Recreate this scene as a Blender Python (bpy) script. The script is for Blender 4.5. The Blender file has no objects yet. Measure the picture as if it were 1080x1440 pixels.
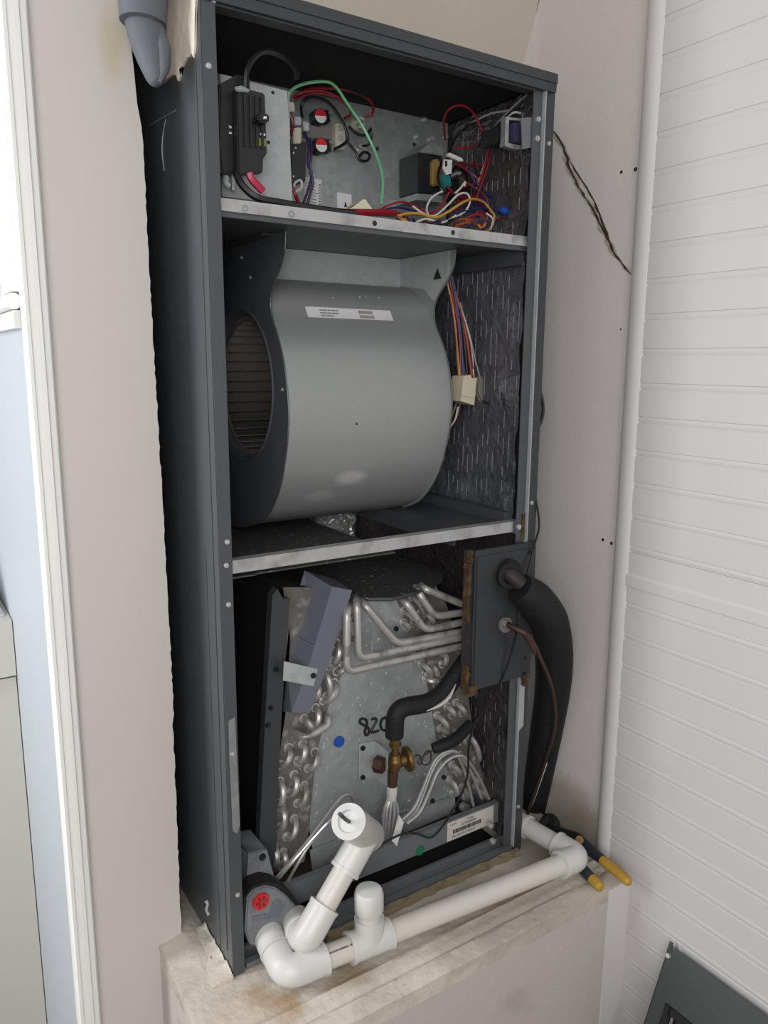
import bpy, bmesh, math, random
from mathutils import Vector, Matrix, Quaternion
from mathutils import noise as mn

# ------------------------------------------------------------------ camera, world, lights, exposure
C = bpy.context.scene.collection
SC = bpy.context.scene
CAM_LOC = Vector((-0.33996, -0.88994, 0.83879))
YAW, PITCH, ROLL, FPX = 0.580674, 0.191401, 0.0076032, 1088.48
fwd = Vector((math.sin(YAW)*math.cos(PITCH), math.cos(YAW)*math.cos(PITCH), -math.sin(PITCH)))
r0 = Vector((math.cos(YAW), -math.sin(YAW), 0)); u0 = r0.cross(fwd)
rgt = math.cos(ROLL)*r0 + math.sin(ROLL)*u0
upv = -math.sin(ROLL)*r0 + math.cos(ROLL)*u0
cd = bpy.data.cameras.new('camera'); cam = bpy.data.objects.new('camera', cd); C.objects.link(cam)
cam.matrix_world = Matrix(((rgt.x, upv.x, -fwd.x, CAM_LOC.x), (rgt.y, upv.y, -fwd.y, CAM_LOC.y), (rgt.z, upv.z, -fwd.z, CAM_LOC.z), (0, 0, 0, 1)))
cd.sensor_fit = 'VERTICAL'; cd.sensor_height = 36; cd.lens = 36*FPX/1440; cd.clip_start = 0.01
SC.camera = cam

w = bpy.data.worlds.new('world'); SC.world = w; w.use_nodes = True
w.node_tree.nodes['Background'].inputs['Color'].default_value = (0.98, 0.98, 1.0, 1)
w.node_tree.nodes['Background'].inputs['Strength'].default_value = 0.46

def area(name, loc, target, size, sizey, power, col):
    l = bpy.data.lights.new(name, 'AREA'); l.shape = 'RECTANGLE'; l.size = size; l.size_y = sizey; l.energy = power; l.color = col
    o = bpy.data.objects.new(name, l); C.objects.link(o); o.location = loc
    o.rotation_euler = (Vector(target)-Vector(loc)).to_track_quat('-Z', 'Y').to_euler()
    return o
area('room_window_light', (-1.15, -2.10, 1.15), (0.3, 0.1, 0.55), 1.5, 1.4, 32, (1.0, 0.985, 0.97))
area('interior_fill_light', (-0.42, -0.98, 0.90), (0.3, 0.1, 0.5), 0.10, 0.10, 1.6, (1.0, 0.98, 0.96))  # added fill beside the camera to brighten the cabinet interior, not a real lamp
area('laundry_daylight', (-1.20, 0.25, 0.95), (-0.10, 0.04, 0.75), 0.20, 1.5, 16, (0.96, 0.98, 1.0))
SC.view_settings.view_transform = 'Standard'; SC.view_settings.look = 'None'
SC.view_settings.gamma = 1; SC.view_settings.use_curve_mapping = False
SC.view_settings.exposure = 0.0

random.seed(7)

# ------------------------------------------------------------------ helpers
def U(px, py, ax, val):
    """world point on the plane ax = val seen at photo pixel px, py (a survey of the real place)"""
    d = fwd + rgt*((px-540)/FPX) - upv*((py-720)/FPX)
    k = 'XYZ'.index(ax)
    return CAM_LOC + d*((val-CAM_LOC[k])/d[k])
def UY(px, py, y): return U(px, py, 'Y', y)
def path(pts, y=None):
    out = []
    for p in pts:
        out.append(UY(p[0], p[1], p[2] if len(p) > 2 else y))
    return out

def mat(name, col, rough=.5, metal=0, var=0, vscale=15, col2=None, lo=.45, hi=.62, dscale=9, bump=0, bscale=300, voro=False, coat=0, stretch=None, detail=4, spots=()):
    m = bpy.data.materials.new(name); m.use_nodes = True
    nt = m.node_tree; N = nt.nodes; L = nt.links; b = N['Principled BSDF']
    b.inputs['Roughness'].default_value = rough; b.inputs['Metallic'].default_value = metal
    b.inputs['Coat Weight'].default_value = coat
    tc = N.new('ShaderNodeTexCoord'); src = tc.outputs['Object']
    if stretch:
        mp = N.new('ShaderNodeMapping'); mp.inputs['Scale'].default_value = stretch; L.new(src, mp.inputs[0]); src = mp.outputs[0]
    out = None
    rgb = N.new('ShaderNodeRGB'); rgb.outputs[0].default_value = (*col, 1); out = rgb.outputs[0]
    def noise(s, d=detail):
        n = N.new('ShaderNodeTexNoise'); n.inputs['Scale'].default_value = s; n.inputs['Detail'].default_value = d; L.new(src, n.inputs['Vector']); return n
    def mix(fac, a, bb):
        x = N.new('ShaderNodeMix'); x.data_type = 'RGBA'; L.new(fac, x.inputs[0]); L.new(a, x.inputs[6])
        if isinstance(bb, tuple): x.inputs[7].default_value = (*bb, 1)
        else: L.new(bb, x.inputs[7])
        return x.outputs[2]
    if var:
        if voro:
            n = N.new('ShaderNodeTexVoronoi'); n.inputs['Scale'].default_value = vscale; L.new(src, n.inputs['Vector']); f = n.outputs['Color']
            sp = N.new('ShaderNodeSeparateColor'); L.new(f, sp.inputs[0]); f = sp.outputs[0]
        else: f = noise(vscale).outputs[0]
        out = mix(f, out, tuple(max(0, c*(1-var)) for c in col))
    if col2:
        layers = col2 if isinstance(col2, list) else [(col2, lo, hi, dscale)]
        for cc, l_, h_, s_ in layers:
            n = noise(s_, 6); mr = N.new('ShaderNodeMapRange'); mr.inputs[1].default_value = l_; mr.inputs[2].default_value = h_
            L.new(n.outputs[0], mr.inputs[0]); out = mix(mr.outputs[0], out, cc)
    for sc_, sr_, scol, sa in spots:      # stains and dust with a place and shape of their own: (centre, radii, colour, amount)
        mp2 = N.new('ShaderNodeVectorMath'); mp2.operation = 'SUBTRACT'; L.new(tc.outputs['Object'], mp2.inputs[0]); mp2.inputs[1].default_value = sc_
        dv = N.new('ShaderNodeVectorMath'); dv.operation = 'DIVIDE'; L.new(mp2.outputs[0], dv.inputs[0]); dv.inputs[1].default_value = sr_
        ln = N.new('ShaderNodeVectorMath'); ln.operation = 'LENGTH'; L.new(dv.outputs[0], ln.inputs[0])
        nz = N.new('ShaderNodeTexNoise'); nz.inputs['Scale'].default_value = .9/min(sr_)*.5; nz.inputs['Detail'].default_value = 8; nz.inputs['Roughness'].default_value = .72
        L.new(tc.outputs['Object'], nz.inputs['Vector'])
        ma = N.new('ShaderNodeMath'); ma.operation = 'MULTIPLY_ADD'; L.new(nz.outputs[0], ma.inputs[0]); ma.inputs[1].default_value = 1.5; L.new(ln.outputs['Value'], ma.inputs[2])
        mr = N.new('ShaderNodeMapRange'); mr.inputs[1].default_value = 1.9; mr.inputs[2].default_value = 1.2; mr.inputs[3].default_value = 0; mr.inputs[4].default_value = sa; L.new(ma.outputs[0], mr.inputs[0])
        out = mix(mr.outputs[0], out, scol)
    L.new(out, b.inputs['Base Color'])
    if bump:
        n = noise(bscale, 3); bp = N.new('ShaderNodeBump'); bp.inputs['Strength'].default_value = min(1, bump); bp.inputs['Distance'].default_value = .002 if metal < .59 or voro else .006
        L.new(n.outputs[0], bp.inputs['Height']); L.new(bp.outputs[0], b.inputs['Normal'])
    return m

M = {}
SPOT_DRUM = [((.262, .115, .664), (.026, .08, .014), (.60, .58, .55), .75), ((.218, .135, .636), (.028, .08, .011), (.50, .49, .46), .55)]
M['coverplate'] = mat('dark_slate_cover', (.026, .030, .034), .45, 0, .15, 25)
M['pan'] = mat('slate_pan_paint', (.135, .148, .16), .4, 0, .12, 30)
M['cab'] = mat('slate_cabinet_paint', (.066, .074, .082), .33, .0, .12, 30, bump=.18, bscale=900)
M['cabside'] = mat('slate_cabinet_side', (.074, .082, .090), .32, .0, .12, 18, bump=.12, bscale=900)
M['edge'] = mat('dark_grey_edge', (.040, .046, .050), .42, 0, .2, 25, bump=.1, bscale=700)
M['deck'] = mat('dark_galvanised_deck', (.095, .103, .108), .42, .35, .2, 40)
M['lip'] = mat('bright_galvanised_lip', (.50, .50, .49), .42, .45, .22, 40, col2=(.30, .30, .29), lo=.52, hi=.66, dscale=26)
M['galv'] = mat('galvanised_steel', (.36, .39, .39), .42, .55, .20, 90, voro=True, col2=(.25, .27, .27), lo=.5, hi=.75, dscale=7)
M['galvlight'] = mat('pale_galvanised', (.42, .45, .45), .5, .25, .12, 90, voro=True)
M['coilplate'] = mat('spotted_galvanised_coil_plate', (.40, .43, .43), .40, .42, .15, 80, voro=True, col2=[((.20, .22, .22), .5, .72, 6), ((.66, .66, .64), .645, .70, 150)])
M['drum'] = mat('dull_blower_housing', (.33, .345, .34), .42, .35, .12, 160, col2=(.30, .31, .305), lo=.5, hi=.8, dscale=5, spots=SPOT_DRUM)
M['darkplate'] = mat('dusty_dark_plate', (.080, .085, .080), .42, .25, .25, 20, col2=(.34, .34, .33), lo=.60, hi=.70, dscale=110)
M['blsl'] = mat('slate_blower_side', (.10, .108, .122), .45, .1, .12, 30)
M['black'] = mat('black_liner_and_void', (.0045, .0045, .0055), .95, 0, .3, 40)
M['rubber'] = mat('black_foam_rubber', (.0045, .0045, .0055), .7, 0, .3, 20, bump=.5, bscale=180)
M['plasticblk'] = mat('black_plastic', (.012, .013, .015), .38, 0, .2, 30)
M['wheel'] = mat('dusty_brown_wheel', (.17, .148, .138), .8, 0, .4, 60)
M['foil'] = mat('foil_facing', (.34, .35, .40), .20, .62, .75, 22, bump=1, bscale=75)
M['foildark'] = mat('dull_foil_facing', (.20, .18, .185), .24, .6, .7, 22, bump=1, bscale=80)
M['foilback'] = mat('crumpled_back_foil', (.82, .82, .82), .28, .35, .6, 35, bump=1, bscale=60)
M['thread'] = mat('scrim_thread', (.36, .36, .38), .5, .3)
M['alu'] = mat('dusty_aluminium_tube', (.50, .485, .465), .40, .5, .25, 60, col2=(.22, .20, .18), lo=.50, hi=.68, dscale=45)
M['alubright'] = mat('aluminium_capillary', (.55, .55, .54), .35, .7, .1, 40)
M['ring'] = mat('tube_collar', (.62, .60, .56), .4, .6)
M['fins'] = mat('dusty_tube_sheet', (.20, .186, .172), .65, .3, .5, 50, col2=(.30, .285, .265), lo=.54, hi=.68, dscale=70)
M['card'] = mat('dirty_coil_fins', (.20, .17, .14), .8, 0, .4, 40, col2=(.08, .07, .06), lo=.5, hi=.6, dscale=20)
M['greyplas'] = mat('blue_grey_plastic', (.135, .145, .175), .42, 0, .08, 20)
M['fitting'] = mat('grey_drain_fitting', (.19, .20, .21), .5, 0, .15, 30, col2=(.09, .095, .10), lo=.5, hi=.7, dscale=20)
M['red'] = mat('red_plastic', (.52, .018, .025), .4)
M['reddark'] = mat('dark_red_plastic', (.22, .010, .014), .5)
M['pvc'] = mat('white_pvc', (.62, .612, .585), .36, 0, .05, 12)
M['pvcpipe'] = mat('aged_pvc_pipe', (.63, .60, .545), .40, 0, .08, 8, col2=(.63, .58, .49), lo=.58, hi=.8, dscale=6)
M['pvcold'] = mat('dusty_pvc', (.58, .565, .54), .45, 0, .12, 18)
M['ink'] = mat('black_ink', (.012, .012, .012), .6)
M['greyink'] = mat('grey_ink', (.13, .13, .13), .6)
M['label'] = mat('white_label', (.66, .66, .65), .5, 0, .05, 12)
M['labelstained'] = mat('stained_label', (.56, .52, .47), .55, 0, .08, 15, col2=(.34, .21, .14), lo=.56, hi=.75, dscale=22)
M['blue'] = mat('blue_plastic', (.012, .07, .36), .4)
M['green'] = mat('green_sticker', (.012, .15, .07), .5)
M['brass'] = mat('tarnished_brass', (.24, .145, .055), .42, .8, .4, 60)
M['rustnut'] = mat('brown_nut', (.075, .035, .02), .6, .3, .3, 80)
M['copper'] = mat('dull_copper', (.075, .042, .032), .5, .3, .5, 60)
M['oldpipe'] = mat('dark_taped_pipe', (.035, .026, .024), .6, .1, .5, 40)
M['rust'] = mat('rusty_foam_edge', (.13, .075, .026), .9, 0, .7, 60, col2=(.05, .03, .015), lo=.5, hi=.6, dscale=60, bump=1, bscale=120)
M['panfloor'] = mat('rusty_pan_floor', (.105, .075, .05), .6, .1, .4, 15, col2=(.19, .085, .03), lo=.5, hi=.62, dscale=9)
M['wallL'] = mat('beige_wall_paint', (.60, .562, .525), .6, 0, .04, 5, bump=.08, bscale=60, spots=[((-.066, .11, 1.20), (.018, .05, .045), (.50, .42, .20), .5)])
M['wallR'] = mat('beige_plaster', (.73, .69, .665), .7, 0, .06, 5, bump=.25, bscale=150, spots=[((.67, .02, .03), (.06, .12, .06), (.33, .29, .22), .75), ((.66, -.02, .02), (.06, .07, .035), (.26, .22, .16), .6)])
M['soffit'] = mat('warm_beige_soffit', (.55, .49, .42), .7, 0, .05, 6, bump=.15, bscale=120)
M['board'] = mat('white_board_paint', (.57, .555, .548), .45, 0, .03, 4)
M['trim'] = mat('white_trim_paint', (.66, .64, .625), .42, 0, .03, 6)
M['casing'] = mat('door_casing_paint', (.84, .84, .81), .4, 0, .03, 6)
M['jamb'] = mat('pale_blue_wall', (.46, .495, .53), .55, 0, .04, 30, bump=.15, bscale=90)
M['plinth'] = mat('dirty_plaster_ledge', (.64, .585, .51), .85, 0, .15, 8, bump=.9, bscale=90,
                  col2=[((.36, .325, .27), .50, .68, 9), ((.60, .55, .48), .58, .68, 13), ((.26, .16, .06), .66, .76, 11), ((.10, .09, .08), .70, .75, 60)],
                  spots=[((.012, -.055, 0), (.022, .035, .05), (.26, .14, .04), 1.0), ((.035, -.085, 0), (.03, .03, .05), (.30, .18, .07), .95), ((.13, -.085, 0), (.05, .02, .05), (.27, .17, .06), .6), ((-.02, -.10, 0), (.07, .13, .05), (.60, .52, .43), .9), ((.42, -.12, 0), (.16, .05, .05), (.25, .225, .18), .6), ((.58, .0, 0), (.09, .09, .05), (.24, .215, .17), .7)])
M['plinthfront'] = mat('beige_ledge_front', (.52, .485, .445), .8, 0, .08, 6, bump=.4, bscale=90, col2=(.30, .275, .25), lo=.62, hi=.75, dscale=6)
M['patch'] = mat('cream_plaster_smear', (.72, .65, .54), .85, 0, .15, 25, bump=1, bscale=70)
M['crack'] = mat('dark_crack', (.045, .035, .022), .95, 0, .5, 60)
M['cracklip'] = mat('broken_plaster', (.46, .40, .31), .95, 0, .3, 60, bump=1, bscale=200)
M['vinyl'] = mat('grey_vinyl_hose', (.115, .127, .145), .7, 0, .25, 25, bump=.5, bscale=60)
M['wood'] = mat('tan_wood_strip', (.33, .26, .16), .85, 0, .4, 30, col2=(.14, .10, .05), lo=.55, hi=.65, dscale=25, bump=.8, bscale=150)
M['screw'] = mat('zinc_screw', (.55, .55, .54), .4, .7)
M['washer'] = mat('cream_appliance', (.56, .55, .49), .35, 0, .04, 3)
M['seam'] = mat('dark_seam', (.015, .015, .015), .7)
M['cloth'] = mat('pale_towel', (.70, .71, .76), .9, 0, .1, 20, bump=.6, bscale=200)
M['floor'] = mat('brown_floor', (.12, .05, .035), .5, 0, .3, 9)
M['gpanel'] = mat('dark_green_grey_panel', (.040, .050, .047), .38, 0, .1, 20, bump=.1, bscale=800)
M['yellow'] = mat('yellow_grip', (.47, .27, .035), .5, 0, .2, 40)
M['navy'] = mat('navy_grip', (.018, .024, .035), .45, 0, .2, 40)
M['plierhead'] = mat('black_steel', (.018, .019, .018), .45, .3, .3, 60)
M['cream'] = mat('cream_connector', (.62, .58, .42), .45, 0, .08, 30)
M['tan'] = mat('dusty_tan_connector', (.24, .21, .17), .7, 0, .4, 40)
M['ceramic'] = mat('cream_ceramic', (.50, .47, .38), .5, 0, .1, 40)
M['mica'] = mat('brown_insulation_board', (.19, .175, .16), .6, 0, .2, 40)
M['edgebrown'] = mat('dark_brown_foam_edge', (.045, .036, .035), .8, 0, .5, 40, col2=(.10, .06, .03), lo=.55, hi=.68, dscale=30)
M['coilwrap'] = mat('amber_coil_wrap', (.30, .19, .06), .5, 0, .2, 40)
M['purple'] = mat('violet_switch', (.055, .045, .11), .4)
M['teal'] = mat('teal_tape', (.02, .16, .17), .4)
M['glass'] = mat('green_tinted_pane', (.38, .52, .46), .05, 0, .1, 5)
WC = {'red': (.24, .010, .018), 'dred': (.16, .010, .016), 'black': (.010, .010, .012), 'green': (.16, .46, .23), 'white': (.52, .49, .45), 'yellow': (.46, .27, .05),
      'navy': (.018, .022, .11), 'orange': (.33, .065, .012), 'purple': (.035, .018, .065), 'grey': (.27, .27, .27), 'brown': (.09, .035, .02), 'pink': (.42, .03, .07), 'lime': (.13, .15, .03)}
for k, v in WC.items(): M['w_'+k] = mat('wire_'+k, v, .38, 0)

ROOT = {}
def link(name, me, m, parent=None):
    o = bpy.data.objects.new(name, me); C.objects.link(o)
    if m is not None and len(me.materials) == 0: me.materials.append(m)
    if parent is not None:
        o.parent = parent
        if parent.name in ROOT: o.matrix_parent_inverse = Matrix.Translation(-ROOT[parent.name])
    return o
def obj(name, bm, m, parent=None, smooth=False, bev=0):
    me = bpy.data.meshes.new(name)
    if bev: bmesh.ops.bevel(bm, geom=[e for e in bm.edges if len(e.link_faces) == 2 and e.calc_face_angle(0) > .6], offset=bev, segments=2, affect='EDGES', clamp_overlap=True)
    bmesh.ops.recalc_face_normals(bm, faces=bm.faces)
    bm.to_mesh(me); bm.free()
    if smooth:
        for p in me.polygons: p.use_smooth = True
        me.set_sharp_from_angle(angle=math.radians(40))
    return link(name, me, m, parent)
def thing(name, label, cat, loc, group=None):
    o = bpy.data.objects.new(name, None); C.objects.link(o); o.location = loc; o.empty_display_size = .03
    o['label'] = label; o['category'] = cat
    if group: o['group'] = group
    ROOT[o.name] = Vector(loc); return o
def tag(o, label, cat, group=None):
    o['label'] = label; o['category'] = cat
    if group: o['group'] = group
    return o
def struct(o): o['kind'] = 'structure'; return o

def box(bm, x0, x1, y0, y1, z0, z1):
    v = [bm.verts.new((x, y, z)) for x in (x0, x1) for y in (y0, y1) for z in (z0, z1)]
    for f in ((0, 1, 3, 2), (4, 6, 7, 5), (0, 4, 5, 1), (2, 3, 7, 6), (0, 2, 6, 4), (1, 5, 7, 3)): bm.faces.new([v[i] for i in f])
    return bm
def B(*a):
    bm = bmesh.new()
    if isinstance(a[0], (int, float)): box(bm, *a)
    else:
        for q in a: box(bm, *q)
    return bm
def prism(bm, poly, ax, a, b):
    """poly: list of world points (or 2-tuples in the other two axes) extruded along ax from a to b"""
    k = 'XYZ'.index(ax); o = [i for i in range(3) if i != k]
    def mk(p, c):
        q = [0, 0, 0]
        if len(p) == 3: q = [p[0], p[1], p[2]]
        else: q[o[0]], q[o[1]] = p
        q[k] = c; return bm.verts.new(q)
    A = [mk(p, a) for p in poly]; Z = [mk(p, b) for p in poly]; n = len(poly)
    fa = bm.faces.new(A); fb = bm.faces.new(Z[::-1])
    for i in range(n): bm.faces.new((A[i], Z[i], Z[(i+1) % n], A[(i+1) % n]))
    bmesh.ops.triangulate(bm, faces=[fa, fb])
    return bm
def PR(poly, ax, a, b): return prism(bmesh.new(), poly, ax, a, b)
def PXY(px, y0, y1):
    """prism of a front outline measured on plane y0, going back to y1"""
    return PR([UY(a, b, y0) for a, b in px], 'Y', y0, y1)
def catmull(P, n=6):
    if len(P) < 3: return P, [i for i in range(len(P))]
    out = []; t_ = []
    Q = [2*P[0]-P[1]] + list(P) + [2*P[-1]-P[-2]]
    for i in range(1, len(Q)-2):
        for j in range(n):
            t = j/n; a, b, c, d = Q[i-1], Q[i], Q[i+1], Q[i+2]
            out.append(.5*((2*b) + (c-a)*t + (2*a-5*b+4*c-d)*t*t + (3*b-a-3*c+d)*t**3)); t_.append(i-1+t)
    out.append(P[-1]); t_.append(len(P)-1)
    return out, t_
def tube(bm, P, r, seg=8, n=5, smooth=True, caps=True):
    P = [Vector(p) for p in P]
    if smooth: Q, T = catmull(P, n)
    else: Q, T = P, list(range(len(P)))
    R = []
    for t in T:
        if isinstance(r, (list, tuple)):
            i = min(int(t), len(r)-2); R.append(r[i]+(r[i+1]-r[i])*(t-i))
        else: R.append(r)
    tan = []
    for i in range(len(Q)):
        d = (Q[min(i+1, len(Q)-1)]-Q[max(i-1, 0)])
        tan.append(d.normalized() if d.length > 1e-9 else Vector((0, 0, 1)))
    ref = Vector((0, 0, 1)) if abs(tan[0].z) < .9 else Vector((1, 0, 0))
    nrm = tan[0].cross(ref).normalized(); rings = []
    for i, q in enumerate(Q):
        if i:
            nrm = nrm - tan[i]*nrm.dot(tan[i])
            nrm = nrm.normalized() if nrm.length > 1e-6 else tan[i].orthogonal().normalized()
        bn = tan[i].cross(nrm)
        rings.append([bm.verts.new(q + R[i]*(math.cos(a)*nrm + math.sin(a)*bn)) for a in [2*math.pi*k/seg for k in range(seg)]])
    for a, b in zip(rings, rings[1:]):
        for k in range(seg): bm.faces.new((a[k], a[(k+1) % seg], b[(k+1) % seg], b[k]))
    if caps: bm.faces.new(rings[0][::-1]); bm.faces.new(rings[-1])
    return bm
def T(P, r, seg=8, n=5, smooth=True): return tube(bmesh.new(), P, r, seg, n, smooth)
def cyl(bm, a, b, r, r2=None, seg=16): return tube(bm, [a, b], [r, r if r2 is None else r2], seg, smooth=False)
def CY(a, b, r, r2=None, seg=16): return cyl(bmesh.new(), a, b, r, r2, seg)
def CF(px, py, ya, yb, r, r2=None, seg=16):
    # disc or peg square to the front, its front face measured at px, py
    f = UY(px, py, min(ya, yb)); k = f + Vector((0, abs(yb-ya), 0))
    return CY(k, f, r, r2, seg) if ya > yb else CY(f, k, r, r2, seg)
def ring(bm, c, axis, r_in, r_out, h, seg=24):
    """flat ring lying round axis at c, h thick along the axis"""
    axis = Vector(axis).normalized(); a = axis.orthogonal().normalized(); b = axis.cross(a); c = Vector(c)
    L = []
    for k in range(seg):
        t = 2*math.pi*k/seg; d = math.cos(t)*a+math.sin(t)*b
        L.append([bm.verts.new(c+d*r_out), bm.verts.new(c+d*r_out+axis*h), bm.verts.new(c+d*r_in+axis*h), bm.verts.new(c+d*r_in)])
    for k in range(seg):
        p, q = L[k], L[(k+1) % seg]
        for i in range(4): bm.faces.new((p[i], q[i], q[(i+1) % 4], p[(i+1) % 4]))
    return bm
def bend(P, rad, n=5):
    """polyline with rounded corners of the given radius"""
    P = [Vector(p) for p in P]; out = [P[0]]
    for i in range(1, len(P)-1):
        a = (P[i-1]-P[i]); b = (P[i+1]-P[i]); r_ = min(rad, a.length*.48, b.length*.48)
        A = P[i]+a.normalized()*r_; Bq = P[i]+b.normalized()*r_
        for k in range(n+1):
            t = k/n; out.append((1-t)**2*A + 2*t*(1-t)*P[i] + t*t*Bq)
    out.append(P[-1]); return out
def hose(P, r, rad, seg=10): return tube(bmesh.new(), bend(P, rad), r, seg, smooth=False)
def text_mesh(name, s, size, origin, xdir, zdir, m, parent, th=.0002):
    cu = bpy.data.curves.new(name, 'FONT'); cu.body = s; cu.size = size; cu.extrude = th; cu.resolution_u = 2
    t = bpy.data.objects.new('t', cu); C.objects.link(t)
    me = bpy.data.meshes.new_from_object(t.evaluated_get(bpy.context.evaluated_depsgraph_get()))
    bpy.data.objects.remove(t)
    x = Vector(xdir).normalized(); z = Vector(zdir).normalized(); n = x.cross(z); o = Vector(origin)
    me.transform(Matrix(((x.x, z.x, n.x, o.x), (x.y, z.y, n.y, o.y), (x.z, z.z, n.z, o.z), (0, 0, 0, 1))))
    me.name = name
    return link(name, me, m, parent)

# shared screw head
_s = bmesh.new(); cyl(_s, (0, .002, 0), (0, -.0022, 0), .0046, .0040, 10); cyl(_s, (0, -.0022, 0), (0, -.0036, 0), .0027, .0024, 6)
SCREW = bpy.data.meshes.new('screw'); _s.to_mesh(SCREW); _s.free(); SCREW.materials.append(M['screw'])
def screw(p, parent, m=None, sc=1, rot=(0, 0, 0)):
    o = bpy.data.objects.new('screw', SCREW if m is None else SCREW_BLACK); C.objects.link(o); o.parent = parent
    if parent.name in ROOT: o.matrix_parent_inverse = Matrix.Translation(-ROOT[parent.name])
    o.location = p; o.scale = (sc,)*3; o.rotation_euler = rot; return o
SCREW_BLACK = SCREW.copy(); SCREW_BLACK.materials.clear(); SCREW_BLACK.materials.append(M['plasticblk'])

W, H, D = .536, 1.25, .53
RX = .645      # right wall plane

# ------------------------------------------------------------------ the setting
struct(obj('floor', B(-1.9, 1.2, -2.2, 1.6, -.46, -.42), M['floor']))
# left wall strip with a ragged drywall edge beside the cabinet
pts = [(-.157, -.42), (-.036, -.42)]
z = -.40
while z < 1.12:
    j = random.uniform(-.0009, .0009) + .0022*math.sin(z*4.2) + (-.002 if z < .35 else 0)
    pts.append((-.034+j, z)); z += random.uniform(.004, .011)
pts += [(-.041, 1.14), (-.043, 1.18), (-.048, 1.24), (-.050, 1.75), (-.157, 1.75)]
edge = pts[1:-1]
bm = bmesh.new(); A = []
for x, z in edge: A.append([bm.verts.new(c) for c in ((-.157, .110, z), (x, .110, z), (x, .124, z), (-.157, .124, z))])
for a, b in zip(A, A[1:]):
    for i in range(4): bm.faces.new((a[i], a[(i+1) % 4], b[(i+1) % 4], b[i]))
bm.faces.new(A[0]); bm.faces.new(A[-1][::-1])
struct(obj('wall_left', bm, M['wallL']))
struct(obj('wall_side', B(-.187, -.162, .1105, 1.2, -.42, 1.75), M['jamb']))
prof = [(-.1872, .1105), (-.1872, .094), (-.1850, .0905), (-.1812, .0905), (-.1795, .094), (-.1735, .0945), (-.1715, .0915), (-.1682, .0915), (-.1664, .0955), (-.1600, .0970), (-.1575, .101), (-.1575, .1105)]
struct(obj('trim_1', PR(prof, 'Z', -.42, 1.75), M['casing'], smooth=False))
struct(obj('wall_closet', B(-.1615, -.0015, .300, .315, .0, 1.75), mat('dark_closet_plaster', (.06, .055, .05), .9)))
struct(obj('wall_back', B(-1.7, -.187, 1.2, 1.23, -.42, 1.75), M['jamb']))
# white window framing on the reveal above the pale blue wall
win = struct(obj('window_1', B(-.1965, -.1872, .1108, .172, .915, 1.75), M['casing'], bev=.002))
obj('sill', T([(-.1935, .112, .9045), (-.1935, .60, .9045)], .0095, 10, smooth=False), M['casing'], win, smooth=True)
obj('apron', B(-.1940, -.1872, .114, .58, .874, .8945), M['trim'], win, bev=.002)
obj('sash', B(-.1925, -.1872, .1722, .212, .915, 1.75), M['casing'], win)
obj('pane', B(-.1895, -.1872, .2122, .9, .93, 1.75), M['glass'], win)

# right wall: plaster behind, white boards in front
struct(obj('wall_plaster', PR([(.655, -.11), (.690, .20), (.70, .55), (.72, .55), (.71, -.11)], 'Z', -.42, 1.85), M['wallR']))
wr = struct(obj('wall_right', B(.655, .69, -1.75, -.112, -.42, 1.85), M['trim']))
pitch = .0513
def board_mesh(h, bead=True):
    # flat face, a quirk, then a small bead along the lower edge
    pr = [(RX+.009, h), (RX+.0007, h), (RX, h-.0009)]
    if bead: pr += [(RX, .0108), (RX+.0011, .0098), (RX+.0006, .0084), (RX+.0002, .0055), (RX+.0006, .0024), (RX+.0011, .0012)]
    else: pr += [(RX, .001)]
    pr += [(RX+.0012, 0), (RX+.009, 0)]
    bm = bmesh.new(); prism(bm, pr, 'Y', -1.7, -.100); me = bpy.data.meshes.new('board')
    bmesh.ops.recalc_face_normals(bm, faces=bm.faces); bm.to_mesh(me); bm.free(); me.materials.append(M['board']); return me
bme = board_mesh(pitch)
zs = [.252 - pitch*k - .0055 for k in range(1, 14)] + [.252-.0055 + pitch*k for k in range(0, 4)]
zs += [.5455 + .0509*k for k in range(0, 25)]
bmu = board_mesh(.0509)
for z in zs:
    o = bpy.data.objects.new('board', bme if z < .5 else bmu); C.objects.link(o); o.parent = wr; o.location = (0, 0, z)
# the horizontal joint strip where the two panels meet
zlow = .252-.0055+pitch*4
obj('joint_board', PR([(RX+.009, zlow), (RX+.0012, zlow), (RX+.0011, zlow+.0012), (RX+.0006, zlow+.0024), (RX+.0002, zlow+.0055), (RX+.0006, zlow+.0084), (RX+.0011, zlow+.0098), (RX, zlow+.0108), (RX, .488), (RX+.009, .488)], 'Y', -1.7, -.100), M['board'], wr)
obj('joint_strip', PR([(RX+.009, .4882), (RX-.0012, .4882), (RX-.0018, .4895), (RX-.0018, .506), (RX+.0004, .5105), (RX+.0002, .5452), (RX+.009, .5452)], 'Y', -1.7, -.100), M['board'], wr)
# half-round corner batten
pb = [(.6565, -.068)] + [(.652-.010*math.sin(math.pi*k/10)**.7, -.070-.0435*k/10) for k in range(11)] + [(.6565, -.1145)]
bm = PR(pb, 'Z', -.004, 1.85)
for v in bm.verts: v.co.y += .0075*(v.co.z/1.35)
struct(obj('trim_2', bm, M['trim'], smooth=True))
struct(obj('trim_3', B(.592, .6449, -.1515, -.1165, -.42, -.010), M['trim'], bev=.003))
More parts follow.
